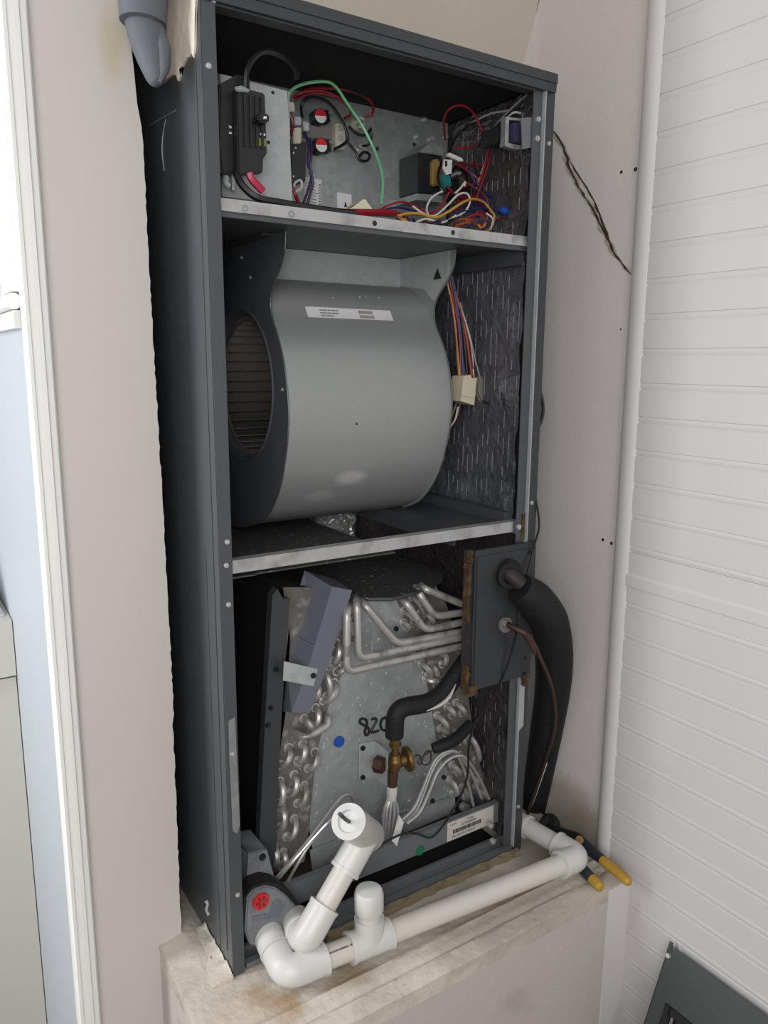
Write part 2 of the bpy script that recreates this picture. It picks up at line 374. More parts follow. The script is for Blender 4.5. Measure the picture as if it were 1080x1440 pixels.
# leaning panel of plaster above the cabinet
def on_plaster(a, b):
    # where the sight line meets the slightly turned plaster plane X = .655+(Y+.11)*k
    d = fwd + rgt*((a-540)/FPX) - upv*((b-720)/FPX)
    k = .035/.31; t = (.655+k*(CAM_LOC.y+.11)-CAM_LOC.x)/(d.x-k*d.y); return CAM_LOC+d*t
sa, sb = on_plaster(758.5, 0), on_plaster(738, 92)
sk = (sa.y-sb.y)/(sa.z-sb.z); yb_ = sb.y+(1.2535-sb.z)*sk; yt_ = sb.y+(1.85-sb.z)*sk
struct(obj('wall_soffit', PR([(yt_, 1.85), (yb_, 1.2535), (yb_+.06, 1.2535), (yb_+.06, 1.85)], 'X', -.157, .70), M['soffit']))
# crack: a dark groove with broken plaster lips on the plaster wall
def wx(y): return .655 + (y+.11)*(.035/.31)
wp = bpy.data.objects['wall_plaster']
cpts = [(775, 180), (783, 190), (795, 212), (800, 232), (812, 258), (822, 275), (832, 290), (845, 315), (855, 335), (866, 358), (880, 376), (887, 386)]
cpx = [on_plaster(a, b) for a, b in cpts]
def ribbon(P, wid, x_off, jit, sub=6):
    bm = bmesh.new(); Q, _ = catmull([Vector(p) for p in P], sub); L = []
    for i, p in enumerate(Q):
        f = min(1, i/4, (len(Q)-1-i)/4)+.15
        a = wid*f*(1+jit*1.5*mn.noise(Vector((i*.37, wid*900, 1)))); b = wid*f*(1+jit*1.5*mn.noise(Vector((i*.41, wid*900, 7)))); c = wid*.9*mn.noise(Vector((i*.3, 3, wid*500)))
        L.append([bm.verts.new((p.x+dx, p.y+yy*.8, p.z+yy*.45)) for dx, yy in ((-x_off, c-a), (-x_off, c+b), (.003, c+b), (.003, c-a))])
    for p, q_ in zip(L, L[1:]):
        for i in range(4): bm.faces.new((p[i], p[(i+1) % 4], q_[(i+1) % 4], q_[i]))
    return bm
bm = bmesh.new(); tube(bm, [sa+(sa-sb)*4, sb-(sa-sb)*1.2], .0011, 6, smooth=False); obj('joint_crack', bm, M['crack'], wp)
obj('broken_plaster', ribbon(cpx, .0085, .0012, .75), M['cracklip'], wp)
obj('crack', ribbon(cpx, .0034, .0019, 1.0), M['crack'], wp)
obj('crack', ribbon([on_plaster(a, b) for a, b in ((803, 228), (815, 248), (828, 268), (840, 292), (850, 318), (858, 338))], .0024, .0019, 1.0), M['crack'], wp)
for a, b, s in ((874, 242, 1.3), (894, 238, 1.6), (848, 759, 1.4), (860, 764, 1.4), (873, 463, .7)):
    p = on_plaster(a, b)
    obj('nail_hole', CY(p+Vector((.002, 0, 0)), p-Vector((.0008, 0, 0)), .0026*s, .0020*s, 7), M['crack'], wp)

# raised plaster ledge the unit stands on
bm = bmesh.new()
nx, ny = 70, 110; g = []
x0, x1, y0, y1 = -.069, .6445, -.150, .52
for j in range(ny+1):
    row = []
    for i in range(nx+1):
        x = x0+(x1-x0)*i/nx; y = y0+(y1-y0)*j/ny
        edge = min(1, j/4)
        zz = random.uniform(-.0006, .0006) + .0012*mn.noise(Vector((x*18, y*40, 3))) - .005*(1-edge) - (.0035 if -.124 < y+.004*mn.noise(Vector((x*6, 1, 1))) < -.116 else 0) + (.003 if -.100 < y+.004*mn.noise(Vector((x*6, 4, 1))) < -.092 else 0)
        if x < -.005 and y > .0: zz += .012*min(1, (y)/.1)*max(0, 1-abs(x+.03)/.05)
        if .0 < x < W and y > -.004: zz = min(zz, -.0005)
        row.append(bm.verts.new((x, y, zz)))
    g.append(row)
for j in range(ny):
    for i in range(nx): bm.faces.new((g[j][i], g[j][i+1], g[j+1][i+1], g[j+1][i]))
per = [g[0][i] for i in range(nx+1)] + [g[j][nx] for j in range(1, ny+1)] + [g[ny][i] for i in range(nx-1, -1, -1)] + [g[j][0] for j in range(ny-1, 0, -1)]
low = [bm.verts.new((v.co.x, v.co.y, -.42)) for v in per]
mid = [bm.verts.new((v.co.x, v.co.y, -.030)) for v in per]
n = len(per); side_faces = []
for i in range(n):
    k = (i+1) % n
    bm.faces.new((per[i], mid[i], mid[k], per[k])); side_faces.append(bm.faces.new((mid[i], low[i], low[k], mid[k])))
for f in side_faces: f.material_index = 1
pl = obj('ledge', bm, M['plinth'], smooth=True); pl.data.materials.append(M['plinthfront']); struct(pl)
# rough fillet of plaster smeared between ledge and cabinet side
bm = bmesh.new(); L = []
for i in range(40):
    t = i/39; y = -.004+t*.112; q_ = mn.noise(Vector((t*9, .3, 2))); r_ = mn.noise(Vector((t*26, 1.3, 5)))
    h = .005+.008*t+.010*max(0, q_)+.003*r_
    L.append([bm.verts.new((-.0013, y, h)), bm.verts.new((-.0042-.002*q_, y, h*.55+.002)), bm.verts.new((-.012+.004*q_, y, .0045+.005*t)), bm.verts.new((-.034+.006*r_, y, .001)), bm.verts.new((-.0013, y, -.004))])
for a, b in zip(L, L[1:]):
    for i in range(5): bm.faces.new((a[i], a[(i+1) % 5], b[(i+1) % 5], b[i]))
bm.faces.new(L[0]); bm.faces.new(L[-1][::-1])
obj('plaster_fillet', bm, M['plinth'], pl, smooth=True)

# ------------------------------------------------------------------ the air handler cabinet
cab = thing('air_handler_cabinet', 'tall open slate grey metal air handler cabinet standing on the plaster ledge', 'air handler', (W/2, D/2, 0))
obj('side_panel', B((0, .0012, 0, D, 0, H-.002)), M['cabside'], cab)
obj('side_panel', B((W-.0012, W, .0005, D, 0, H-.002)), M['edge'], cab)
obj('back_panel', B(.0012, W-.0012, D-.0015, D, 0, H-.002), M['deck'], cab)
obj('top_panel', B(.0012, W-.0012, .0, D, H-.003, H-.0012), M['deck'], cab)
# top rail: cap lip, a folded step and the inner hem
obj('top_rail', B((-.001, W-.001, -.0065, .004, 1.2365, 1.2490), (-.0005, W-.0015, -.005, .004, 1.2245, 1.2362), (.0165, .4985, .0, .018, 1.222, 1.2243)), M['edge'], cab, bev=.0008)
# front flanges
obj('front_flange', B(0, .0165, -.0012, .0012, .001, 1.226), M['cab'], cab, bev=.0005)
obj('flange_return', B(.0153, .0165, .0012, .020, .001, 1.226), M['edge'], cab)
obj('front_flange', B(.5185, W, -.0012, .0012, .001, 1.226), M['edge'], cab, bev=.0005)
obj('post_rib', B(.5160, .5180, -.0028, .0045, .012, 1.2263), M['galvlight'], cab, bev=.0012)
obj('inner_flange', B(.4985, .5158, .0035, .0050, .015, 1.2263), M['cab'], cab)
obj('bare_strip', PXY([(321, 1014), (330, 1008), (337, 1160), (333, 1172), (327, 1168), (322, 1060)], -.0012, -.0022), M['galv'], cab)['label'] = 'pale strip of bare metal on the left flange'
obj('bare_strip', PXY([(730, 962), (737.5, 955), (735.5, 1020), (727, 1030)], -.0012, -.0022), M['galvlight'], cab)
# long folded seam on the outer side
obj('side_seam', B((-.0008, 0, .018, .0188, .03, 1.2), (-.0006, 0, .045, .0455, .0, .6)), M['edge'], cab)
# insulation and foil linings
obj('liner', B((.0014, .006, .021, D-.002, .02, 1.244)), M['black'], cab)['label'] = 'black insulation on the left inner wall'
obj('ceiling_liner', B(.006, .512, .02, .50, 1.232, 1.2465), M['black'], cab)
random.seed(3)
from mathutils import noise as mn
def foil_grid(name, ax, c, a0, a1, b0, b1, na, nb, amp, m, sgn, seed=0):
    bm = bmesh.new(); gg = []
    for i in range(na+1):
        row = []
        for j in range(nb+1):
            a = a0+(a1-a0)*i/na; b = b0+(b1-b0)*j/nb
            v = mn.noise(Vector((a*22+seed, b*22, seed)))*.6 + mn.noise(Vector((a*60, b*60, seed)))*.3 + abs(mn.noise(Vector((a*120, b*35, seed))))*.25
            d = c + sgn*amp*(.5+.5*v)*(1+1.3*max(0, 1-(a-a0)/.05)*(ax == 'X')+.9*max(0, 1-(b-b0)/.09)*(ax == 'X'))*.8
            row.append(bm.verts.new((d, a, b) if ax == 'X' else (a, d, b)))
        gg.append(row)
    for i in range(na):
        for j in range(nb): bm.faces.new((gg[i][j], gg[i+1][j], gg[i+1][j+1], gg[i][j+1]))
    return obj(name, bm, m, cab, smooth=True)
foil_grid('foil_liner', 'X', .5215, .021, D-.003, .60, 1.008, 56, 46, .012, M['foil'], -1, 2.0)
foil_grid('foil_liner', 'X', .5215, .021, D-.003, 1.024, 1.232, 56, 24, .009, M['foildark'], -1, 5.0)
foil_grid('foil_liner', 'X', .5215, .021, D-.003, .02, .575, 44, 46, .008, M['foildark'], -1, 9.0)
bm = bmesh.new(); gg = []
for i in range(111):
    row = []
    for j in range(71):
        a = .02+.49*i/110; b = .42+.30*j/70
        v = abs(mn.noise(Vector((a*26, b*26, 4))))*1.0 + abs(mn.noise(Vector((a*60+b*20, b*55, 9))))*.6 + .25*mn.noise(Vector((a*140, b*140, 2)))
        row.append(bm.verts.new((a, .526-.020*v, b)))
    gg.append(row)
for i in range(110):
    for j in range(70): bm.faces.new((gg[i][j], gg[i+1][j], gg[i+1][j+1], gg[i][j+1]))
obj('back_foil', bm, M['foilback'], cab)
# reinforcing threads on the foil, woven as thin ridges
bm = bmesh.new()
for k in range(15):
    y = .028 + k*.0128
    for s in range(9):
        za = .62+s*.042+random.uniform(-.012, .012); zb = za+random.uniform(.012, .036)
        if zb < 1.0 and random.random() < .75: box(bm, .5092, .5100, y-.00022, y+.00022, za, zb)
    for s in range(5):
        za = 1.03+s*.038; zb = za+random.uniform(.012, .030)
        if random.random() < .6: box(bm, .5122, .5130, y-.00022, y+.00022, za, zb)
    for s in range(9):
        za = .1+s*.03+random.uniform(-.01, .01)
        if random.random() < .6: box(bm, .5134, .5142, y-.00022, y+.00022, za, za+.015)
th = obj('foil_threads', bm, M['thread'], cab); th['kind'] = 'stuff'
# shelf between electrics and blower
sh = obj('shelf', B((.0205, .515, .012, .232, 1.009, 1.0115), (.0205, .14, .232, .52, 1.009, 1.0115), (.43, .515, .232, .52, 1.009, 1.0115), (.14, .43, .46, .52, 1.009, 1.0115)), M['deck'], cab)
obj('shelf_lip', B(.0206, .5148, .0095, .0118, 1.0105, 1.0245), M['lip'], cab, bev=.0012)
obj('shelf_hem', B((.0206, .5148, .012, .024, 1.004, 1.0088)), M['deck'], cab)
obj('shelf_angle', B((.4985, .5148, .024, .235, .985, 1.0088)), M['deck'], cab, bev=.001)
for px, py in ((527, 314), (637, 327)): obj('bolt_hole', CY(UY(px, py, .0094), UY(px, py, .0094)-Vector((0, .0009, 0)), .0035, .0030, 10), M['seam'], cab)
for px, py in ((345, 293), (410, 301), (723, 337)): obj('bolt_hole', ring(bmesh.new(), UY(px, py, .0094), (0, -1, 0), .0022, .0042, .0007, 12), M['galv'], cab)
# cross bar below the blower
obj('cross_bar', B((.0206, .514, .0085, .0110, .5735, .5905), (.0206, .514, .0110, .024, .5885, .5905)), M['lip'], cab, bev=.0010)
obj('cross_bar_tab', B(.496, .5145, .004, .0084, .571, .592), M['deck'], cab)
screw(UY(729, 741, .0035), cab, sc=1.1)
obj('rust_stain', B(.5095, .5150, .0015, .0034, .560, .602), M['rust'], cab)['label'] = 'rusty corner at the right end of the cross bar'
# runner rails that carry the blower
obj('runner_rail', B((.490, .5085, .024, .50, .585, .603), (U(639, 745, 'Z', .586).x, .490, .024, .50, .585, .587), (U(639, 745, 'Z', .586).x, U(639, 745, 'Z', .586).x+.002, .024, .50, .560, .585)), M['deck'], cab)
obj('runner_rail', B((.021, .060, .024, .50, .562, .564)), M['darkplate'], cab)
obj('deck_plate', PR([(.061, .03), (.285, .03), (.285, .42), (.061, .42)], 'Z', .5615, .5635), M['darkplate'], cab)
obj('support_post', B((.337, .350, .40, .412, .40, .62), (.02, .51, .400, .412, .6, .606)), M['deck'], cab)
# base
obj('base_rail', B((.0206, .515, .0013, .012, .001, .010), (.0206, .515, .0125, .030, .001, .0055), (.0206, .515, .030, .036, .001, .014)), M['pan'], cab, bev=.001)
obj('base_void_sheet', B(.02, .515, .037, .50, .0008, .003), M['black'], cab)  # black sheet painted as the darkness of the return opening under the pan
for px, py in ((293, 93), (300, 0), (319, 762), (321, 850), (318, 795), (327, 1060), (334, 1258)): screw(UY(px, py, -.0014), cab, sc=.8)
for px, py in ((771.5, 202), (747, 707), (728.5, 1134)): screw(UY(px, py, -.0014), cab, sc=.8)
for px, py in ((773, 132), (336, 1100)): obj('bolt_hole', CF(px, py, -.0012, -.0020, .0018, .0018, 8), M['seam'], cab)
for px, py in ((693, 1183), (690, 1161)): screw(UY(px, py, .012), cab, sc=1.3)
# wooden shim strip in front of the base
bm = bmesh.new(); L = []
for i in range(30):
    x = .10+.425*i/29; L.append([bm.verts.new((x, -.0030, .0005)), bm.verts.new((x, -.0030, .007+random.uniform(0, .003))), bm.verts.new((x, -.010-random.uniform(0, .004), .006+random.uniform(0, .003))), bm.verts.new((x, -.012-random.uniform(0, .004), .0005))])
for a, b in zip(L, L[1:]):
    for i in range(4): bm.faces.new((a[i], a[(i+1) % 4], b[(i+1) % 4], b[i]))
bm.faces.new(L[0]); bm.faces.new(L[-1][::-1])
tag(obj('shim_strip', bm, M['wood']), 'thin crumbling tan wooden strip along the foot of the open cabinet', 'wood strip')
# cream plaster smear on the outer side, top left
pp = [(236, -30), (277, -30), (274, 20), (273.5, 60), (273, 72), (271.5, 81), (269.5, 75), (266, 80), (262, 81), (259, 87), (256, 93), (252, 97), (253, 107), (250, 114), (247.5, 106), (243, 105), (238, 108), (233, 113), (226, 119), (231, 108), (234, 95), (234, 60), (233, 40)]
obj('plaster_smear', PR([U(a, b, 'X', -.0025) for a, b in pp], 'X', -.0025, -.0001), M['patch'], cab)['label'] = 'cream plaster smeared over the outer side'

for sc_ in ([(233, 168), (229, 190), (228, 215), (231, 240)], [(211, 176), (228, 166), (247, 155)]):
    obj('scratch', T([U(a, b, 'X', -.0004) for a, b in sc_], .0005, 5, 4), M['galvlight'], cab)
obj('paint_chip', PR([U(a, b, 'X', -.0006) for a, b in ((287, 1268), (291, 1266), (293, 1272), (291, 1280), (295, 1286), (292, 1288), (288, 1279), (290, 1272))], 'X', -.0008, .0001), M['label'], cab)
# ------------------------------------------------------------------ blower
bl = thing('blower', 'dull grey squirrel-cage blower drum with slate side plates hanging under the cabinet shelf', 'blower', (.285, .27, .57))
SCR = [(.087, 1.0085), (.09, .985), (.103, .965), (.128, .942), (.139, .920), (.133, .897), (.115, .870), (.100, .84), (.092, .81), (.087, .775), (.089, .745), (.096, .714), (.115, .665), (.145, .626), (.18, .600), (.235, .581), (.295, .570), (.36, .578), (.42, .61), (.455, .67), (.465, .76), (.465, 1.0085)]
XL, XR = .142, .428
CY_, CZ = .250, .800
def side_with_hole(x0, x1, rh):
    # plate outline bridged to a round inlet hole
    bm = bmesh.new(); n = 48
    out = []
    # resample the outline by angle about the inlet centre
    for k in range(n):
        a = 2*math.pi*k/n; d = (math.cos(a), math.sin(a)); best = .5
        for (p, q) in zip(SCR, SCR[1:]+SCR[:1]):
            ex, ez = q[0]-p[0], q[1]-p[1]; den = d[0]*ez-d[1]*ex
            if abs(den) < 1e-9: continue
            t = ((p[0]-CY_)*ez-(p[1]-CZ)*ex)/den; s = ((p[0]-CY_)*d[1]-(p[1]-CZ)*d[0])/den
            if t > 0 and -1e-6 <= s <= 1+1e-6 and t > .02: best = t if best == .5 else max(best, t) if False else min(best, t) if best != .5 else t
        out.append((CY_+d[0]*best, CZ+d[1]*best))
    return out
# solid plate minus hole, made with a fill of two loops
def holed_plate(outline, hc, hr, x0, x1, n=40):
    bm = bmesh.new()
    def loop(P):
        vs = [bm.verts.new((x0, a, b)) for a, b in P]; return [bm.edges.new((vs[i], vs[(i+1) % len(vs)])) for i in range(len(vs))]
    e = loop(outline) + loop([(hc[0]+hr*math.cos(2*math.pi*k/n), hc[1]+hr*math.sin(2*math.pi*k/n)) for k in range(n)])
    r_ = bmesh.ops.triangle_fill(bm, use_beauty=True, use_dissolve=False, edges=e)
    fs = [f for f in r_['geom'] if isinstance(f, bmesh.types.BMFace)]
    ex = bmesh.ops.extrude_face_region(bm, geom=fs)
    for v in ex['geom']:
        if isinstance(v, bmesh.types.BMVert): v.co.x = x1
    return bm
SCRs = [(p.y, p.z) for p in catmull([Vector((0, a, b)) for a, b in SCR[:-2]], 3)[0]] + SCR[-2:]
HR = .112
obj('side_plate', holed_plate(SCRs, (CY_, CZ), HR, XL-.0012, XL), M['blsl'], bl)
obj('side_plate', holed_plate(SCRs, (CY_, CZ), HR, XR, XR+.0012), M['drum'], bl)
# bright rolled edges of the two side plates
def rim(x): return T([(x, a, b) for a, b in SCRs[:-2]], .0011, 6, smooth=False)
obj('plate_rim', rim(XL-.0006), M['deck'], bl); obj('plate_rim', rim(XR+.0006), M['deck'], bl)
# inlet lip
bm = bmesh.new(); pr = [(HR+.006, 0), (HR+.002, .004), (HR-.004, .012), (HR-.006, .012), (HR-.002, .002), (HR+.004, -.0018)]
L = []
for k in range(48):
    a = 2*math.pi*k/48; L.append([bm.verts.new((XL-.0012+d, CY_+r_*math.cos(a), CZ+r_*math.sin(a))) for r_, d in pr])
for k in range(48):
    for i in range(6): bm.faces.new((L[k][i], L[k][(i+1) % 6], L[(k+1) % 48][(i+1) % 6], L[(k+1) % 48][i]))
obj('inlet_ring', bm, M['blsl'], bl, smooth=True)
# wrapper: the curved sheet between the plates, from behind the front plate round underneath to the back
wrp = [(.234, .962), (.205, .957), (.180, .945), (.162, .928), (.148, .905)] + [(a+.004, b) for a, b in SCR[6:12]] + [(a+.003, b+.003) for a, b in SCR[12:17]] + [(.357, .581), (.415, .613), (.450, .67), (.460, .76), (.460, 1.006)]
Qw = [(p.y, p.z) for p in catmull([Vector((0, a, b)) for a, b in wrp], 5)[0]]
bm = bmesh.new(); A = []
for a, b in Qw: A.append([bm.verts.new((XL, a, b)), bm.verts.new((XR, a, b))])
for p, q_ in zip(A, A[1:]): bm.faces.new((p[0], p[1], q_[1], q_[0]))
bm.normal_update(); bmesh.ops.solidify(bm, geom=bm.faces[:], thickness=.001)
wrap = obj('wrapper', bm, M['drum'], bl, smooth=True)
# front plate between the necks and the lower cut-off lip
obj('neck_plate', B((XL+.001, XR-.001, .2335, .2347, .955, 1.0085)), M['galvlight'], bl)
obj('plate_flange', B(XL-.020, XL, .12, .30, 1.0070, 1.0086), M['deck'], bl); obj('plate_flange', B(XR, XR+.018, .12, .30, 1.0070, 1.0086), M['deck'], bl)
# neck gussets that close the front plate to the scroll on the right
obj('gusset', PR([(.100, 1.0085), (.100, .975), (.139, .935), (.165, .955), (.2335, .965), (.2335, 1.0085)], 'X', XR-.0022, XR-.0005), M['galvlight'], bl)
# wheel blades seen through the inlet
nb = 38
bb = bmesh.new(); pr = [(.102, -.012), (.108, -.007), (.115, .001), (.1225, .012), (.1212, .013), (.1135, .0025), (.1065, -.0055), (.1008, -.011)]
A = [bb.verts.new((XL+.012, r_, t)) for r_, t in pr]; Z = [bb.verts.new((XR-.012, r_, t)) for r_, t in pr]
bb.faces.new(A); bb.faces.new(Z[::-1])
for i in range(8): bb.faces.new((A[i], Z[i], Z[(i+1) % 8], A[(i+1) % 8]))
bmesh.ops.recalc_face_normals(bb, faces=bb.faces); blade = bpy.data.meshes.new('blade'); bb.to_mesh(blade); bb.free(); blade.materials.append(M['wheel'])
for k in range(nb):
    o = bpy.data.objects.new('blade', blade); C.objects.link(o); o.parent = bl; o.matrix_parent_inverse = Matrix.Translation(-ROOT[bl.name])
    o.location = (0, CY_, CZ); o.rotation_euler = (2*math.pi*k/nb, 0, 0)
for x in (XL+.010, XR-.016): obj('wheel_ring', ring(bmesh.new(), (x, CY_, CZ), (1, 0, 0), .101, .124, .003, 48), M['wheel'], bl)
obj('wheel_disc', CY((.396, CY_, CZ), (.398, CY_, CZ), .122, .122, 40), M['wheel'], bl)
obj('motor', CY((.335, CY_, CZ), (.395, CY_, CZ), .050, .050, 28), M['plasticblk'], bl)
# printed strip label following the drum
def on_drum(px, py):
    # where the sight line meets the wrapper
    d = (fwd + rgt*((px-540)/FPX) - upv*((py-720)/FPX)); best = None
    for (p, q_) in zip(Qw, Qw[1:]):
        ey, ez = q_[0]-p[0], q_[1]-p[1]; den = d.y*ez-d.z*ey
        if abs(den) < 1e-12: continue
        t = ((p[0]-CAM_LOC.y)*ez-(p[1]-CAM_LOC.z)*ey)/den; s = ((p[0]-CAM_LOC.y)*d.z-(p[1]-CAM_LOC.z)*d.y)/den
        if t > 0 and 0 <= s <= 1 and (best is None or t < best): best = t
    return CAM_LOC+d*best if best else None
la, lb = on_drum(428, 431), on_drum(433, 446); lc, ld = on_drum(548, 438), on_drum(554, 451)
ZT, ZB = la.z, lb.z
def drum_y(z):
    ys = [p[0]+(q_[0]-p[0])*(z-p[1])/(q_[1]-p[1]) for p, q_ in zip(Qw[:70], Qw[1:71]) if (p[1]-z)*(q_[1]-z) <= 0 and p[1] != q_[1]]
    return min(ys)
def strip(x0, x1, zt, zb, off, m, name, par, n=3):
    bm = bmesh.new(); A = []
    for i in range(n+1):
        z = zt+(zb-zt)*i/n; y = drum_y(z)-off-.0012; A.append([bm.verts.new((x0, y, z)), bm.verts.new((x1, y, z))])
    for p, q_ in zip(A, A[1:]): bm.faces.new((p[0], p[1], q_[1], q_[0]))
    bm.normal_update(); bmesh.ops.solidify(bm, geom=bm.faces[:], thickness=.0002)
    return obj(name, bm, m, par)
lbl = strip(la.x, lc.x, ZT, ZB, .0004, M['label'], 'label', bl, 4); lbl['label'] = 'white printed strip label on the drum'
hh = (ZT-ZB)
bm = bmesh.new()
def ink_rect(bm, x0, x1, zt, zb):
    y = drum_y((zt+zb)/2)-.0021; y1 = drum_y(zt)-.0021; y2 = drum_y(zb)-.0021
    v = [bm.verts.new(c) for c in ((x0, y1, zt), (x1, y1, zt), (x1, y2, zb), (x0, y2, zb))]; bm.faces.new(v)
Lx = lc.x-la.x
for r_ in range(3):
    x = la.x+.15*Lx
    while x < la.x+(.36 if r_ < 2 else .30)*Lx:
        wd = random.uniform(.0006, .0022); ink_rect(bm, x, x+wd, ZT-hh*(.20+r_*.26), ZT-hh*(.33+r_*.26)); x += wd+.0006
for r_ in range(2):
    x = la.x+.60*Lx
    while x < la.x+.77*Lx:
        wd = random.uniform(.0004, .0012); ink_rect(bm, x, x+wd, ZT-hh*(.14+r_*.44), ZT-hh*(.46+r_*.44)); x += wd+random.uniform(.0003, .0007)
obj('print', bm, M['greyink'], lbl)
# small warning triangle on the right neck, pale dust patches low on the drum, screw points
tri = [UY(600, 419, .148), UY(605, 410, .148), UY(609, 421, .148)]
obj('warning_mark', PR([(p.y if False else .128+.0*i, 0) for i, p in enumerate(tri)] if False else [(.118, .968), (.128, .984), (.138, .968)], 'X', XR-.0034, XR-.0024), M['ink'], bl)
for a, b in ((467, 419), (505, 418), (514, 417), (532, 419)):
    p = on_drum(a, b); obj('rivet', CY(p+Vector((0, .001, 0)), p+Vector((0, -.002, .0003)), .0018, .0012, 6), M['screw'], bl)
p = on_drum(501, 596); obj('bolt_hole', CY(p, p+Vector((0, -.0016, 0)), .0018, .0018, 8), M['ink'], bl)
for a, b in ((397, 548), (352, 390), (340, 362), (329, 344), (361, 333)):
    screw(U(a, b, 'X', XL-.0014), bl, sc=.6, rot=(0, 0, -math.pi/2))

# blower harness at the right of the drum
bh = thing('blower_harness', 'bundle of coloured wires with cream plug hanging right of the blower drum', 'wire harness', UY(655, 545, .12))
bw = [('orange', [(627, 388), (634, 420), (641, 470), (645, 530)]), ('dred', [(631, 386), (637, 420), (646, 470), (648, 532)]), ('navy', [(634, 386), (643, 430), (649, 480), (651, 528)]),
      ('purple', [(633, 384), (640, 420), (645, 460), (654, 528)]), ('orange', [(640, 410), (651, 450), (658, 490), (663, 528)]), ('red', [(644, 420), (654, 460), (660, 500), (665, 530)]),
      ('yellow', [(628, 392), (638, 440), (643, 490), (647, 530)]), ('black', [(636, 388), (648, 440), (654, 490), (657, 530)]), ('dred', [(647, 440), (660, 480), (664, 510), (668, 533)]), ('white', [(644, 424), (657, 460), (664, 500), (666, 530)]), ('grey', [(646, 425), (660, 470), (668, 505), (676, 535)])]
for c, pth in bw: obj('wire', T(path(pth, .125), .0015, 6, 5), M['w_'+c], bh)['label'] = c.replace('dred', 'dark red')+' wire'
cm = obj('plug', PXY([(652, 529), (662, 527), (664, 532), (671, 531), (669, 544), (667, 570), (648, 564), (650, 549)], .105, .135), M['cream'], bh, bev=.001); cm['label'] = 'cream plastic plug'
obj('plug_latch', PXY([(650, 548), (669, 552), (667.5, 560), (649, 556)], .102, .1049), M['cream'], bh)
obj('socket', PXY([(634, 531), (652, 530), (648, 564), (634, 562)], .150, .19), M['tan'], bh, bev=.001)
obj('tape_wrap', PXY([(672, 530), (692, 530), (699, 541), (697, 562), (690, 572), (676, 565), (670, 552)], .118, .15), M['tan'], bh, bev=.003)
for c, pth in (('lime', [(642, 566), (637, 580), (632, 594)]), ('dred', [(647, 566), (643, 585), (634, 600)]), ('white', [(644, 572), (640, 590), (632, 602)]), ('black', [(680, 565), (696, 572), (715, 590), (724, 606)])):
    obj('wire', T(path(pth, .14 if c != 'black' else .10), .0017, 6, 5), M['w_'+c], bh)

# ------------------------------------------------------------------ evaporator coil
ec = thing('evaporator_coil', 'A-shaped evaporator coil with galvanised end plate, hairpin tube bends and dark top cover', 'coil', (.27, .28, .05))
YC = .082
ZTOP = .487
obj('end_plate', PXY([(483, 838), (560, 838), (600, 955), (617, 1060), (640, 1102), (637, 1120), (440, 1195), (432, 1150), (445, 1060), (464, 985), (482, 944)], YC, YC+.0015), M['coilplate'], ec)
obj('plate_foot', PXY([(436, 1196), (640, 1118), (640, 1142), (512, 1196), (470, 1217), (440, 1228)], YC-.004, YC-.002), M['coilplate'], ec)
lsheet = [(402, 826), (432, 826), (496, 842), (483, 944), (464, 985), (445, 1060), (434, 1170), (428, 1212), (382, 1228), (386, 1150), (393, 1060), (402, 1000), (408, 900)]
obj('tube_sheet', PXY(lsheet, YC-.0010, YC+.0008), M['fins'], ec); obj('fin_slab', PR([UY(a, b, YC) for a, b in lsheet], 'Y', YC+.001, YC+.38), M['black'], ec)
rsheet = [(556, 838), (612, 822), (628, 850), (652, 930), (668, 1050), (690, 1130), (660, 1152), (640, 1102), (617, 1060), (600, 955)]
obj('tube_sheet', PXY(rsheet, YC-.0010, YC+.0008), M['fins'], ec); obj('fin_slab', PR([UY(a, b, YC) for a, b in rsheet], 'Y', YC+.001, YC+.38), M['black'], ec)
obj('coil_fins', PXY([(398, 826), (412, 826), (404, 905), (398, 960), (402, 860)], YC-.004, YC-.002), M['card'], ec)
# dark leaning side plate left of the coil
obj('side_strip', PXY([(383, 838), (390, 828), (398, 842), (408, 842), (401, 930), (396, 1010), (391, 1100), (388, 1222), (364, 1235), (366, 1160), (371, 1050), (377, 940)], YC-.018, YC-.003), M['edge'], ec)
for a, b in ((388, 941), (381, 996), (377, 1020)): screw(UY(a, b, YC-.019), ec, m=1, sc=.9)
# top cover with clipped front corners and a turned-down hem
cov = [(.438, .282), (.4365, .108), (.412, .082), (.372, .058), (.330, .046), (.285, .040), (.255, .058), (.234, .090), (.200, .140), (.16, .20), (.10, .282)]
obj('top_cover', PR(cov, 'Z', ZTOP+.001, ZTOP+.003), M['darkplate'], ec)
obj('cover_hem', T([(a, b, ZTOP) for a, b in cov[1:8]], .0022, 6, smooth=False), M['edge'], ec)
obj('bolt_hole', CY((.318, .10, ZTOP+.0028), (.318, .10, ZTOP+.0036), .0045, .0045, 10), M['seam'], ec)
# hairpin return bends
UB = [(404,1050,393,1074),(424,1045,417,1068),(441,1056,432,1079),(392,1097,388,1128),(412,1088,405,1114),(426,1103,417,1128),(394,1133,390,1162),(412,1150,402,1175),(383,1188,381,1213),(397,1197,395,1215),
      (426,1009,437,1027),(442,994,437,1020),(454,944,457,978),(468,959,453,984),(471,903,465,929),(474,867,466,891),(497,870,493,897),(459,916,453,935),(443,960,438,981),(480,935,472,943),
      (567,858,580,876),(578,839,589,861),(597,862,605,876),(566,875,571,882),(591,932,601,948),(604,934,610,948),(597,954,613,953),(620,933,623,918),
      (613,1005,623,1021),(627,992,634,1005),(639,987,648,1002),(618,1023,626,1030),(658,1034,667,1067),(634,1074,643,1085),(631,1095,635,1114),(648,1106,653,1118),(645,1060,652,1075),(640,1030,648,1042),(662,1090,668,1104),(675,1110,680,1122),(588,905,598,912),(612,962,622,975)]
